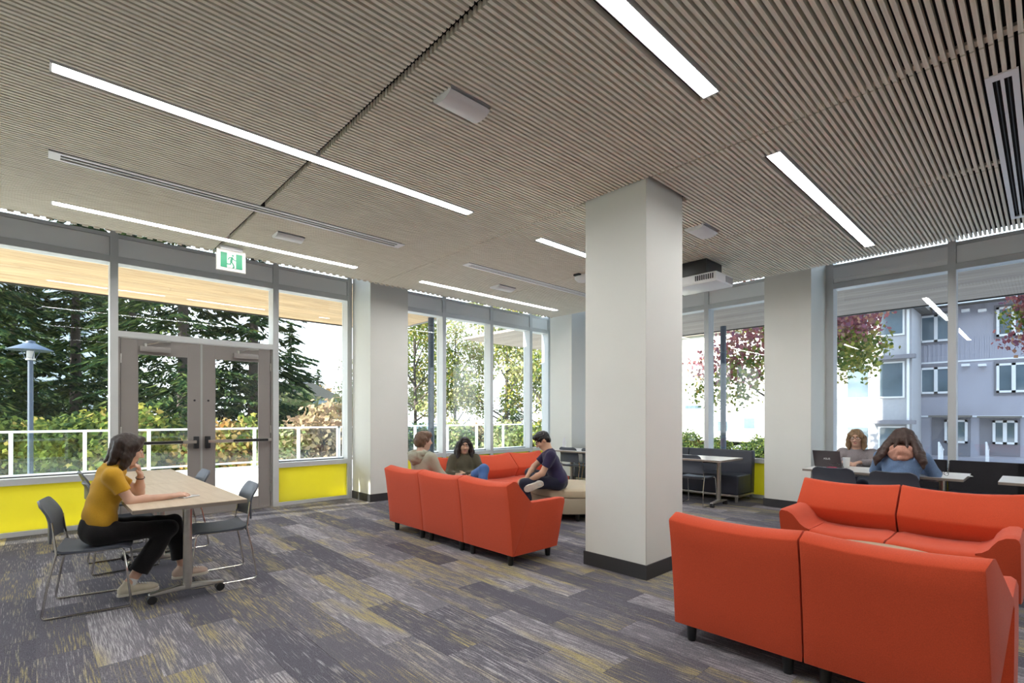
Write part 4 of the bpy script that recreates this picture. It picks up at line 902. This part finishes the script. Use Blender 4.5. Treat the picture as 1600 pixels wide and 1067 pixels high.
def surface_nets(D, S, ID, lo, h):
    n = np.array(D.shape); c = [(i, j, k) for i in (0, 1) for j in (0, 1) for k in (0, 1)]
    def sh(A, q): return A[q[0]:n[0]-1+q[0], q[1]:n[1]-1+q[1], q[2]:n[2]-1+q[2]]
    cnt = sum(sh(S, q).astype(np.int8) for q in c); M = (cnt > 0) & (cnt < 8); idx = np.full(M.shape, -1, np.int64); cells = np.argwhere(M); idx[M] = np.arange(len(cells))
    pos = np.zeros((len(cells), 3)); w_ = np.zeros(len(cells))
    for a in c:
        for ax in range(3):
            if a[ax]: continue
            b = list(a); b[ax] = 1
            da = D[cells[:, 0]+a[0], cells[:, 1]+a[1], cells[:, 2]+a[2]]; db = D[cells[:, 0]+b[0], cells[:, 1]+b[1], cells[:, 2]+b[2]]; m = (da < 0) != (db < 0)
            t = np.where(m, da/np.where(m, da-db, 1), 0); p = np.tile(np.array(a, float), (len(cells), 1)); p[:, ax] = t; pos[m] += p[m]; w_[m] += 1
    V = lo+h*(cells+pos/w_[:, None]); F = []; MI = []
    for ax in range(3):
        b, cc = (ax+1) % 3, (ax+2) % 3; s0 = [slice(1, -1)]*3; s0[ax] = slice(0, -1); s1 = list(s0); s1[ax] = slice(1, None)
        A = S[tuple(s0)]; B_ = S[tuple(s1)]; E_ = np.argwhere(A != B_)
        if not len(E_): continue
        off = np.array([1, 1, 1]); off[ax] = 0; g = E_+off
        fl = S[g[:, 0], g[:, 1], g[:, 2]]
        def cell(db, dc): q = g.copy(); q[:, b] -= db; q[:, cc] -= dc; return idx[q[:, 0], q[:, 1], q[:, 2]]
        q = np.stack([cell(1, 1), cell(0, 1), cell(0, 0), cell(1, 0)], 1); q[~fl] = q[~fl][:, ::-1]; ok = (q >= 0).all(1); F.append(q[ok]); MI.append(ID[g[:, 0], g[:, 1], g[:, 2]][ok])
    return V, np.concatenate(F), np.concatenate(MI)
v3 = lambda *a: np.array(a, float)
nz = lambda a: np.array(a, float)/np.linalg.norm(a)
def ik(a, c, l1, l2, pole):
    a, c, pole = map(np.array, (a, c, pole)); d = c-a; L = np.linalg.norm(d); L = min(L, (l1+l2)*.999); u = d/np.linalg.norm(d); x = (l1*l1-l2*l2+L*L)/(2*L); hgt = math.sqrt(max(l1*l1-x*x, 1e-6)); p = pole-u*(pole@u); p = p/np.linalg.norm(p); return a+u*x+p*hgt
def hand(s, w, d, nrm, th, curl=(.3, .3, .35, .4), k=.006, sc=1.0, mi=0, thumb=None):
    # w wrist, d pointing direction, nrm palm-side normal, th direction of the thumb side
    w, d, nrm = np.array(w, float), nz(d), np.array(nrm, float); nrm = nz(nrm-d*(nrm@d)); th = np.array(th, float); th = nz(th-d*(th@d)-nrm*(th@nrm))
    offs = (.027, .009, -.010, -.027); L = (.070, .077, .071, .056)
    for i in range(4):
        kn = w+d*(.083-.004*abs(i-1))*sc+th*offs[i]*sc; s.cap(w+d*.008+th*offs[i]*.5*sc, kn, .0135*sc, .0115*sc, .010, mi); p = kn; a = 0
        for f, fr in ((.45, .8), (.31, 1.0), (.24, .7)):
            a += curl[i]*fr; dd = d*math.cos(a)+nrm*math.sin(a); q = p+dd*L[i]*f*sc; s.cap(p, q, .0088*sc, .0078*sc, k, mi); p = q
    b = w+d*.022*sc+th*.024*sc; t1 = nz(d*.75+th*.65+nrm*.35) if thumb is None else nz(thumb); m = b+t1*.036*sc; t2 = nz(t1*.6+d*.6+nrm*.1); s.cap(w+d*.015*sc, b, .014*sc, .013*sc, .01, mi); s.cap(b, m, .0125*sc, .0100*sc, .008, mi); s.cap(m, m+t2*.030*sc, .0100*sc, .0082*sc, k, mi)
EYEW = mat('eye_white', (.75, .73, .70), .2); IRIS = mat('iris_brown', (.04, .025, .015), .15)
def skin_m(n, c): return mat(n, c, .5, spec=.35, var=.05, vscale=14)
def frame(fwd, up=(0, 0, 1)):
    F_ = nz(fwd); L = nz(np.cross(up, F_)); return F_, L, np.cross(F_, L)
class Person:
    def __init__(s, label, loc, rz, J, skin, hairc, voxel=.008, female=True):
        s.J = {k: np.array(v, float) for k, v in J.items()}; s.T = empty('person', loc, rz, label=label, cat='person'); s.vx = voxel; s.skin = skin; s.hairm = mat('hair_'+hairc[0], hairc[1], .45, spec=.4, var=.25, vscale=60, stretch=(1, 1, .12), bump=.5, bscale=120); s.fem = female
        s.lip = mat('lips_'+skin.name, (skin.node_tree.nodes['Principled BSDF'].inputs['Base Color'].default_value[0]*.75, .16, .14), .4)
        s.F, s.L, s.U = frame(s.J['hdir'], s.J.get('hup', v3(0, 0, 1)))
    def hp(s, f, l, u): return s.J['head']+s.F*f+s.L*l+s.U*u
    def body(s, fore=.0, legs=True, hands=None):
        J = s.J; b = SDF(s.vx, .02); A = np.stack([s.F, s.L, s.U]); hp = s.hp; w = .97 if s.fem else 1.02
        b.ell(hp(-.010, 0, .028), (.094*w, .076*w, .088), A, .02); b.ell(hp(.028, 0, -.035), (.060, .057*w, .074), A, .03); b.ell(hp(.052, 0, -.088), (.030, .030*w, .022), A, .025)
        b.cap(hp(.078, 0, .030), hp(.088, 0, .012), .008, .009, .012); b.cap(hp(.086, 0, .014), hp(.108, 0, -.022), .0075, .0125, .008); b.cap(hp(.092, -.013, -.026), hp(.092, .013, -.026), .0085, .0085, .008)
        for sd in (-1, 1):
            b.ell(hp(.089, sd*.031, .008), (.018, .019, .012), A, .014, sub=True); b.ell(hp(.058, sd*.034, -.026), (.028, .022, .022), A, .02); b.ell(hp(-.008, sd*.077*w, -.008), (.019, .009, .030), A, .006)
            b.cap(hp(.087, sd*.014, .030), hp(.077, sd*.047, .031), .0065, .005, .006, mi=2)
            b.ell(hp(.0735, sd*.031, .0085), (.0125, .0125, .0125), A, .003)
        b.ell(hp(.081, 0, -.053), (.011, .022, .0065), A, .004, mi=1); b.ell(hp(.079, 0, -.063), (.011, .019, .007), A, .004, mi=1)
        nb = J['neck']; b.cap(hp(-.022, 0, -.07), nb, .050*w, .056*w, .03); b.cap(hp(.0, 0, -.09), nb+s.F*.01, .045*w, .05*w, .03)
        b.cap(nb, J['chest'], .055, .07, .03); b.cap(J['chest'], J['pelvis'], .07, .08, .04); b.cap(J['shl'], J['shr'], .040, .040, .03)
        for q in 'lr':
            S_, E_, W_ = J['sh'+q], J['el'+q], J['wr'+q]; a = .92 if s.fem else 1.08
            b.cap(S_, E_, .046*a, .037*a, .03); mid = E_+(W_-E_)*.35; b.cap(E_, mid, .036*a, .036*a, .02); b.cap(mid, W_, .035*a, .0245*a, .02)
            hd = J['hd'+q]; hn = J['hn'+q]; th = J['th'+q]; hand(b, W_, hd, hn, th, tuple(J.get('cu'+q, (.3, .3, .35, .4))), sc=.95 if s.fem else 1.05, thumb=J.get('tb'+q))
            if legs:
                H, K, A_ = J['hip'+q], J['kn'+q], J['an'+q]; b.cap(H, K, .078, .054, .03); m2 = K+(A_-K)*.35; b.cap(K, m2, .052, .052, .02); b.cap(m2, A_, .051, .034, .02); b.cap(A_, A_+v3(0, 0, -.03), .034, .036, .02)
        return b.build('body', [s.skin, s.lip, s.hairm], s.T)
    def eyes(s):
        for sd in (-1, 1):
            c = s.hp(.0765, sd*.031, .0085); e = MB(); e.lathe([(.0105*math.sin(t*math.pi/8), -.0105*math.cos(t*math.pi/8)) for t in range(9)], tuple(c), 14); eo = e.build('eye', EYEW, s.T, smooth=True)
            ir = MB(); cc = c+s.F*.0088; pts = [cc+s.L*.0058*math.cos(t*math.pi/6)+s.U*.0058*math.sin(t*math.pi/6) for t in range(12)]; ir.add([tuple(p) for p in pts]+[tuple(cc+s.F*.0025)], [(t, (t+1) % 12, 12) for t in range(12)]); ir.build('iris', IRIS, eo, smooth=True)
    def top(s, name, m, sleeve=1.0, fat=1.0, hood=False, wr=.0035, loose=.012, low=0, vx=None, neckr=.058, hipd=.115):
        # shirt, jacket or sweater ; sleeve = 0..1 of whole arm
        J = s.J; b = SDF(vx or s.vx*1.25, .035); ch, pe = J['chest'], J['pelvis']; wd = (.150 if s.fem else .168)*fat; up = nz(J['neck']-pe); lat = nz(J['shl']-J['shr']); fw = nz(np.cross(lat, up)); A = np.stack([fw, lat, np.cross(fw, lat)])
        b.ell(ch+fw*.008, (.105*fat+loose*.3, wd+.012, .165), A, .05); mid = (ch*.45+pe*.55); b.ell(mid, (.098*fat+loose, wd*.93+loose*.5, .15), A, .05); b.ell(pe+up*(.03-low)+fw*(.115-hipd)*.6, (hipd*fat+loose, wd+.018+loose*.5, .105), A, .05)
        if s.fem: 
            for sd in (-1, 1): b.ell(ch+fw*.075+lat*sd*.062-up*.015, (.055, .062, .06), A, .04)
        b.cap(J['shl'], J['shr'], .058, .058, .05); b.cap(J['neck']-up*.03, J['neck']+up*.012, .085, neckr+.008, .035, cut=.0)
        for q in 'lr':
            S_, E_, W_ = J['sh'+q], J['el'+q], J['wr'+q]; l1 = .53
            if sleeve < l1: e = S_+(E_-S_)*(sleeve/l1); b.cap(S_, e, .064*fat, .058*fat, .035, cut=0.0)
            else:
                b.cap(S_, E_, .064*fat, .052*fat, .035); e = E_+(W_-E_)*((sleeve-l1)/(1-l1)); b.cap(E_, e, .052*fat, .037*fat+.004, .03, cut=.004)
        o = b.build(name, m, s.T, wr, 34)
        if hood:
            hb = SDF(s.vx*1.1, .03); nk = J['neck']; bk = -fw
            hb.chain([nk+lat*.085+fw*.055-up*.015, nk+lat*.10+bk*.02+up*.0, nk+lat*.07+bk*.10+up*.005, nk+bk*.135-up*.015, nk-lat*.07+bk*.10+up*.005, nk-lat*.10+bk*.02, nk-lat*.085+fw*.055-up*.015], [.026, .034, .042, .05, .042, .034, .026], .03)
            hb.ell(nk+bk*.105-up*.06, (.045, .115, .07), A, .04); hb.chain([nk+lat*.10+bk*.07-up*.05, nk+bk*.15-up*.10, nk-lat*.10+bk*.07-up*.05], [.018, .022, .018], .015); hb.build('hood', hood if not isinstance(hood, bool) else m, s.T, .007, 62)
        return o
    def trousers(s, m, hem=1.0, wr=.003, fat=1.0, flare=0):
        J = s.J; b = SDF(s.vx*1.25, .035); pe = J['pelvis']
        b.cap(J['hipl'], J['hipr'], .098*fat, .098*fat, .05); b.cap(pe, pe+nz(J['chest']-pe)*.06, .12*fat, .115*fat, .05, cut=.01)
        for q in 'lr':
            H, K, A_ = J['hip'+q], J['kn'+q], J['an'+q]; b.cap(H, K, .094*fat, .066*fat, .04); e = K+(A_-K)*hem; mm = K+(A_-K)*hem*.5; b.cap(K, mm, .066*fat, .060*fat+flare*.5, .03); b.cap(mm, e, .060*fat+flare*.5, .050*fat+flare, .03, cut=.0)
        return b.build('trousers', m, s.T, wr, 30)
    def shoe(s, q, m, sole, sock=None, f=None, up=(0, 0, 1)):
        A_ = s.J['an'+q]; f = nz(s.J['toe'+q]-A_) if f is None else nz(f); up = nz(up); f = nz(f-up*(f@up)); l = np.cross(up, f); A = np.stack([f, l, up]); c = A_-up*.055; b = SDF(.006, .02)
        b.ell(c-f*.035+up*.0, (.045, .036, .045), A, .03); b.ell(c+f*.05, (.10, .042, .036), A, .03); b.ell(c+f*.13-up*.008, (.055, .043, .027), A, .03); b.cap(c-f*.012+up*.02, A_+up*.012, .042, .038, .02, cut=.0)
        o = b.build('shoe', m, s.T); so = MB(); out = []
        for (x, y) in [(-.083, 0), (-.075, .025), (-.045, .037), (.03, .040), (.10, .048), (.15, .045), (.18, .028), (.19, 0), (.18, -.028), (.15, -.045), (.10, -.046), (.03, -.038), (-.045, -.036), (-.075, -.025)]: out.append(c+f*x+l*y)
        n = len(out); so.add([tuple(p-up*.04) for p in out]+[tuple(p-up*.018) for p in out], [tuple(range(n))[::-1], tuple(range(n, 2*n))]+[(i, (i+1) % n, n+(i+1) % n, n+i) for i in range(n)]); so.build('sole', sole, o, bevel=.004)
        lc = MB()
        for k in range(5): p = c+f*(.045+.018*k)+up*(.040-.004*k); lc.tube([tuple(p-l*.024), tuple(p+up*.004), tuple(p+l*.024)], .0035, 6)
        lc.build('laces', WTR, o, smooth=True)
        if sock is not None: sb = SDF(.007, .01); sb.cap(A_-up*.02, A_+nz(s.J['kn'+q]-A_)*.035, .038, .038, cut=.004); sb.build('sock', sock, s.T)
        return o
    def glasses(s, m):
        g = MB()
        for sd in (-1, 1):
            c = s.hp(.101, sd*.033, .006); g.tube([tuple(c+s.L*.026*math.cos(t*math.pi/8)*(1 if abs(math.cos(t*math.pi/8)) < .9 else 1)+s.U*.018*math.sin(t*math.pi/8)) for t in range(17)], .0024, 6)
            g.tube([tuple(s.hp(.100, sd*.058, .012)), tuple(s.hp(.04, sd*.079, .012)), tuple(s.hp(-.01, sd*.083, .008)), tuple(s.hp(-.025, sd*.083, -.01))], .002, 6)
        g.tube([tuple(s.hp(.102, -.008, .010)), tuple(s.hp(.104, 0, .012)), tuple(s.hp(.102, .008, .010))], .0022, 6); return g.build('glasses', m, s.T, smooth=True)
    def hair(s, kind, vx=None):
        b = SDF(vx or s.vx*1.0, .018); A = np.stack([s.F, s.L, s.U]); hp = s.hp
        b.ell(hp(-.018, 0, .034), (.103, .088, .096), A)
        if kind == 'short':
            b.ell(hp(.03, 0, .088), (.072, .072, .038), A, .02); b.ell(hp(-.06, 0, -.02), (.05, .075, .06), A, .02)
            b.ell(hp(.11, 0, -.045), (.10, .085, .095), A, .008, sub=True)
            for sd in (-1, 1): b.ell(hp(.0, sd*.10, -.045), (.075, .05, .055), A, .01, sub=True)
        elif kind == 'mop':
            b.ell(hp(-.05, 0, .0), (.075, .092, .085), A, .02); b.ell(hp(.03, 0, .085), (.072, .082, .045), A, .02)
            for sd in (-1, 1): b.cap(hp(-.02, sd*.078, .03), hp(-.03, sd*.074, -.06), .026, .016)
            b.cap(hp(-.085, -.03, -.04), hp(-.085, .03, -.04), .03, .03); b.ell(hp(.115, 0, -.04), (.09, .085, .10), A, .008, sub=True)
        else:
            b.ell(hp(.12, 0, -.05), (.085, .066, .125), A, .010, sub=True)
        return b
SK1 = skin_m('skin_fair', (.62, .38, .28)); SK2 = skin_m('skin_light', (.66, .42, .32)); SK3 = skin_m('skin_tan', (.56, .34, .23)); SK4 = skin_m('skin_warm', (.60, .37, .25))
def off(p, J, sign=1): return J
# 1 - woman in yellow at the table, facing +X
J = dict(pelvis=(0, 0, .545), chest=(.055, 0, .845), neck=(.105, 0, 1.015), head=(.193, 0, 1.138), hdir=(.90, .02, -.36), hup=(.34, 0, .94),
  shl=(.085, .165, .955), shr=(.085, -.165, .955), ell=(.285, .17, .775), wrl=(.282, .10, .925), hdl=(-.15, -.30, .80), hnl=(-.8, 0, .1), thl=(-.3, -.8, 0), cul=(.95, 1.0, 1.05, 1.1),
  elr=(.185, -.185, .760), wrr=(.445, -.165, .765), hdr=(.9, .16, .10), hnr=(0, .25, -.95), thr=(.2, .95, .2), cur=(.28, .32, .4, .5),
  hipl=(.03, .085, .525), hipr=(.03, -.085, .525), knl=(.505, .10, .515), knr=(.45, -.075, .50), anl=(.575, .10, .13), anr=(.195, -.08, .12), toel=(.75, .10, .10), toer=(.36, -.075, .06))
p1 = Person('woman in a mustard yellow top and black trousers resting her chin on her fist', (.33, 4.93, 0), 0, J, SK1, ('dark_brown', (.028, .015, .011)), .0052); p1.body(); p1.eyes()
MUST = fabric('mustard_knit', (.56, .31, .025), .06, 160); BLKC = fabric('black_cotton', (.012, .011, .012), .15, 120)
p1.top('yellow_top', MUST, sleeve=.33, fat=.90, loose=.016, wr=.0045, vx=.0075, low=-.03, hipd=.085); p1.trousers(BLKC, hem=.80, flare=.024, fat=.90, wr=.004)
CANV = mat('cream_canvas', (.62, .56, .44), .8, var=.08, vscale=20, bump=.2, bscale=150); CANP = mat('pale_pink_canvas', (.58, .44, .36), .8, var=.08, vscale=20); RUB = mat('white_rubber', (.68, .64, .55), .6); SOCK = fabric('white_sock', (.72, .72, .72), .05, 150)
p1.shoe('r', CANV, RUB, SOCK, (1, .05, -.0)); p1.shoe('l', CANP, RUB, None, (1, 0, 0))
hb = p1.hair('bob'); hp = p1.hp; dn = lambda p, x, y, z: p+v3(x, y, -z)
for sd in (-1, 1):
    a = hp(-.01, sd*.086, .02); hb.chain([hp(.045, sd*.04, .108), hp(.015, sd*.080, .055), a, dn(a, -.022, sd*.006, .075), dn(a, -.038, -sd*.002, .145), dn(a, -.05, -sd*.012, .172)], [.018, .022, .030, .032, .026, .010])
    a = hp(.035, sd*.078, .035); hb.chain([hp(.06, sd*.03, .105), a, dn(a, -.028, sd*.008, .055), dn(a, -.048, sd*.006, .125)], [.012, .013, .014, .010])
    a = hp(-.07, sd*.055, .03); hb.chain([a, dn(a, -.024, 0, .075), dn(a, -.05, sd*.004, .140), dn(a, -.075, sd*.004, .160)], [.042, .036, .026, .010])
a = hp(-.085, 0, .035); hb.chain([a, dn(a, -.022, 0, .075), dn(a, -.052, 0, .135), dn(a, -.075, 0, .152)], [.045, .036, .026, .010]); hb.build('hair', p1.hairm, p1.T, .0020, 110)
wl = p1.J['wrl']; fd = nz(p1.J['wrl']-p1.J['ell']); s_ = nz(np.cross(fd, v3(1, 0, 0))); t_ = np.cross(fd, s_); cen = wl-fd*.025
MB().tube([tuple(cen+s_*.029*math.cos(t*math.pi/8)+t_*.029*math.sin(t*math.pi/8)) for t in range(17)], .0035, 6, cap=False).build('bracelet', BLACK, p1.T, smooth=True)
ph = MB().box((-.035, -.07, 0), (.035, .07, .008)).build('phone', mat('phone_white', (.75, .75, .77), .25), None, bevel=.003); ph.location = (.905, 4.80, .7425); ph.rotation_euler = (0, 0, -1.1); tag(ph, 'small pale phone under the hand of the woman in yellow', 'phone')
# 2 - person in pale hoodie, seen from behind, facing +X
J = dict(pelvis=(0, 0, .50), chest=(-.10, 0, .77), neck=(-.115, 0, .945), head=(-.085, -.01, 1.085), hdir=(.97, -.20, -.06), shl=(-.10, .185, .885), shr=(-.10, -.185, .885),
  ell=(.02, .25, .65), wrl=(.25, .16, .60), hdl=(.9, -.3, -.1), hnl=(0, 0, -1), thl=(0, -1, 0), elr=(.02, -.25, .65), wrr=(.25, -.12, .60), hdr=(.9, .3, -.1), hnr=(0, 0, -1), thr=(0, 1, 0),
  hipl=(.03, .09, .50), hipr=(.03, -.09, .50), knl=(.47, .12, .50), knr=(.47, -.12, .50), anl=(.50, .12, .10), anr=(.50, -.12, .10), toel=(.7, .12, .05), toer=(.7, -.12, .05))
p2 = Person('person with tousled brown hair in a pale grey-green hoodie on the orange sofa', (3.62, 5.38, 0), 0, J, SK2, ('brown', (.13, .075, .045)), .0085, False); p2.body()
HOOD = fabric('pale_hoodie_fleece', (.36, .36, .28), .1, 120); p2.top('hoodie', HOOD, 1.0, 1.12, hood=True, wr=.005); p2.trousers(fabric('dark_denim', (.05, .06, .10), .15, 160))
p2.hair('mop').build('hair', p2.hairm, p2.T, .005, 70)
for q in 'lr': p2.shoe(q, BLKC, RUB, None, (1, 0, 0))
# 3 - woman in olive jacket, facing the camera
J = dict(pelvis=(.0, 0, .49), chest=(-.085, 0, .685), neck=(-.10, 0, .835), head=(-.055, 0, .965), hdir=(.99, .04, -.08), shl=(-.085, .165, .775), shr=(-.085, -.165, .775),
  ell=(.06, .235, .58), wrl=(.17, .0, .575), hdl=(.2, -.95, -.10), hnl=(-.9, -.2, 0), thl=(0, 0, 1), elr=(.06, -.235, .57), wrr=(.185, .02, .545), hdr=(.3, .9, -.25), hnr=(-.9, .3, 0), thr=(0, 0, 1),
  hipl=(.04, .09, .49), hipr=(.04, -.09, .49), knl=(.40, .24, .67), knr=(.46, -.02, .50), anl=(.52, .20, .42), anr=(.50, -.06, .10), toel=(.66, .26, .33), toer=(.70, -.04, .05))
cx, cy = 4.52, 5.80; p3 = Person('woman with long dark hair in an olive jacket and blue jeans, arms folded', (cx, cy, 0), math.atan2(-cy, -cx)+.06, J, SK3, ('near_black', (.022, .015, .014)), .0075); p3.body(); p3.eyes()
p3.top('olive_jacket', fabric('olive_cotton', (.075, .066, .042), .15, 130), .97, 1.08, wr=.005); JEAN = fabric('blue_denim', (.07, .15, .36), .15, 160); p3.trousers(JEAN, .95)
vs3 = SDF(.008); ch = p3.J['neck']; vs3.ell(ch+v3(.075, 0, -.06), (.03, .028, .075)); vs3.build('neckline', SK3, p3.T)
hb = p3.hair('long'); hp = p3.hp
for sd in (-1, 1):
    hb.chain([hp(.05, sd*.035, .108), hp(.045, sd*.080, .03), hp(.03, sd*.092, -.06), hp(.03, sd*.10, -.16), hp(.065, sd*.10, -.26)], [.018, .022, .026, .028, .012]); hb.chain([hp(-.03, sd*.08, .02), hp(-.03, sd*.105, -.09), hp(-.02, sd*.13, -.19)], [.04, .045, .025])
hb.chain([hp(-.08, 0, .03), hp(-.09, 0, -.10), hp(-.09, 0, -.2)], [.05, .055, .04]); hb.build('hair', p3.hairm, p3.T, .003, 80)
for q in 'lr': p3.shoe(q, CANV, RUB, None)
# 4 - man in navy on the ottoman, facing image-left, bent forward
J = dict(pelvis=(.0, 0, .525), chest=(.095, 0, .78), neck=(.15, 0, .94), head=(.222, .0, 1.068), hdir=(.80, .14, -.55), hup=(.55, 0, .83), shl=(.115, .19, .88), shr=(.145, -.18, .89),
  ell=(.225, .235, .655), wrl=(.415, .07, .535), hdl=(.80, -.30, -.25), hnl=(.1, -.7, -.6), thl=(.5, -.4, .6), cul=(.7, .75, .8, .85), elr=(.34, -.19, .70), wrr=(.45, -.035, .545), hdr=(.85, .25, -.25), hnr=(.1, .7, -.6), thr=(.5, .3, .7), cur=(.7, .75, .8, .85),
  hipl=(.03, .095, .52), hipr=(.03, -.095, .52), knl=(.46, .11, .505), knr=(.40, -.33, .60), anl=(.40, .12, .11), anr=(.285, .135, .515), toel=(.60, .12, .05), toer=(.5, .17, .40))
p4 = Person('man with short black hair and glasses in a navy t-shirt bent over his hands', (5.115, 4.51, 0), math.atan2(.730, -.683), J, SK4, ('black', (.012, .010, .011)), .007, False); p4.body()
p4.eyes(); NAVY = fabric('navy_jersey', (.030, .024, .065), .1, 140); p4.top('navy_tshirt', NAVY, .34, 1.03, wr=.004, loose=.01, vx=.0085); p4.trousers(fabric('dark_indigo_trousers', (.020, .022, .042), .12, 150), .93)
p4.hair('short').build('hair', p4.hairm, p4.T, .004, 110); p4.glasses(BLACK)
WSH = mat('white_leather', (.70, .68, .63), .5); p4.shoe('r', WSH, mat('worn_white_sole', (.66, .60, .52), .7, var=.12, vscale=18), None, (.90, .05, -.36), up=(.0, -.97, .22)); p4.shoe('l', WSH, RUB, None, (1, 0, 0))
# 5 - woman with glasses on the banquette, facing the camera
J = dict(pelvis=(0, 0, .525), chest=(.06, 0, .77), neck=(.085, 0, .945), head=(.125, 0, 1.095), hdir=(.99, -.06, -.08), shl=(.06, .17, .885), shr=(.06, -.17, .885),
  ell=(.26, .235, .765), wrl=(.43, .06, .785), hdl=(.8, -.5, -.1), hnl=(0, 0, -1), thl=(.3, -.9, 0), elr=(.26, -.225, .765), wrr=(.46, -.10, .785), hdr=(.6, .8, -.05), hnr=(0, 0, -1), thr=(.5, .8, 0), cur=(.5, .5, .6, .6), cul=(.5, .5, .6, .6),
  hipl=(.03, .09, .525), hipr=(.03, -.09, .525), knl=(.46, .10, .50), knr=(.46, -.10, .50), anl=(.46, .10, .10), anr=(.46, -.10, .10), toel=(.65, .1, .05), toer=(.65, -.1, .05))
p5 = Person('woman with fair hair and dark glasses in a grey ribbed sweater facing the camera', (8.36, 1.835, 0), math.pi+.12, J, SK1, ('dark_blonde', (.24, .15, .08)), .008); p5.body(); p5.eyes()
p5.top('grey_sweater', fabric('grey_rib_knit', (.27, .24, .25), .12, 90, bump=.6), .95, 1.1, wr=.004, neckr=.07); p5.trousers(fabric('dark_jeans', (.03, .035, .06), .1, 160))
hb = p5.hair('bob'); hp = p5.hp
for sd in (-1, 1):
    hb.chain([hp(.045, sd*.03, .112), hp(.04, sd*.078, .045), hp(.02, sd*.09, -.03), hp(.01, sd*.095, -.10), hp(.03, sd*.085, -.15)], [.018, .022, .027, .030, .014]); hb.chain([hp(-.03, sd*.075, .0), hp(-.04, sd*.08, -.12)], [.045, .035])
hb.chain([hp(-.08, 0, .03), hp(-.085, 0, -.12)], [.05, .045]); hb.build('hair', p5.hairm, p5.T, .003, 80); p5.glasses(BLACK)
for q in 'lr': p5.shoe(q, BLKC, RUB, None, (1, 0, 0))
# 6 - woman in denim jacket, back to the camera, facing +X
J = dict(pelvis=(0, 0, .545), chest=(.07, 0, .83), neck=(.125, 0, 1.0), head=(.175, 0, 1.135), hdir=(.90, .12, -.42), hup=(.42, 0, .90), shl=(.09, .185, .945), shr=(.09, -.185, .945),
  ell=(.22, .26, .77), wrl=(.42, .14, .785), hdl=(.9, -.3, -.05), hnl=(0, 0, -1), thl=(.3, -.9, 0), elr=(.20, -.27, .77), wrr=(.41, -.14, .785), hdr=(.9, .3, -.05), hnr=(0, 0, -1), thr=(.3, .9, 0),
  hipl=(.03, .09, .53), hipr=(.03, -.09, .53), knl=(.45, .10, .51), knr=(.45, -.10, .51), anl=(.42, .10, .10), anr=(.42, -.10, .10), toel=(.6, .1, .05), toer=(.6, -.1, .05))
p6 = Person('woman with long brown hair in a denim jacket with pink hood, back turned', (6.90, 1.12, 0), 0, J, SK2, ('deep_brown', (.05, .026, .020)), .008); p6.body()
p6.top('denim_jacket', fabric('washed_denim', (.16, .25, .42), .18, 140), 1.0, 1.12, hood=fabric('pink_fleece', (.60, .32, .24), .1, 90), wr=.005); p6.trousers(fabric('dark_jeans', (.03, .035, .06), .1, 160))
hb = p6.hair('long'); hp = p6.hp; dn = lambda p, x, y, z: p+v3(x, y, -z)
for sd in (-1, 1):
    a = hp(-.02, sd*.085, .02); hb.chain([hp(.02, sd*.05, .095), a, dn(a, -.06, sd*.045, .085), dn(a, -.14, sd*.085, .165), dn(a, -.205, sd*.115, .245), dn(a, -.235, sd*.125, .315)], [.03, .038, .042, .042, .036, .010])
    a = hp(-.06, sd*.05, .05); hb.chain([a, dn(a, -.055, sd*.04, .08), dn(a, -.12, sd*.085, .165), dn(a, -.18, sd*.11, .24), dn(a, -.205, sd*.125, .30)], [.048, .046, .040, .030, .008])
    a = hp(-.09, sd*.02, .03); hb.chain([a, dn(a, -.06, sd*.02, .07), dn(a, -.115, sd*.032, .13), dn(a, -.145, sd*.04, .185)], [.042, .030, .010, .004])
a = hp(-.09, 0, .05); hb.chain([a, dn(a, -.04, 0, .085), dn(a, -.062, .004, .115)], [.05, .040, .018]); hb.ell(hp(-.03, 0, .112), (.045, .03, .02)); hb.build('hair', p6.hairm, p6.T, .0032, 80)
for q in 'lr': p6.shoe(q, BLKC, RUB, None, (1, 0, 0))
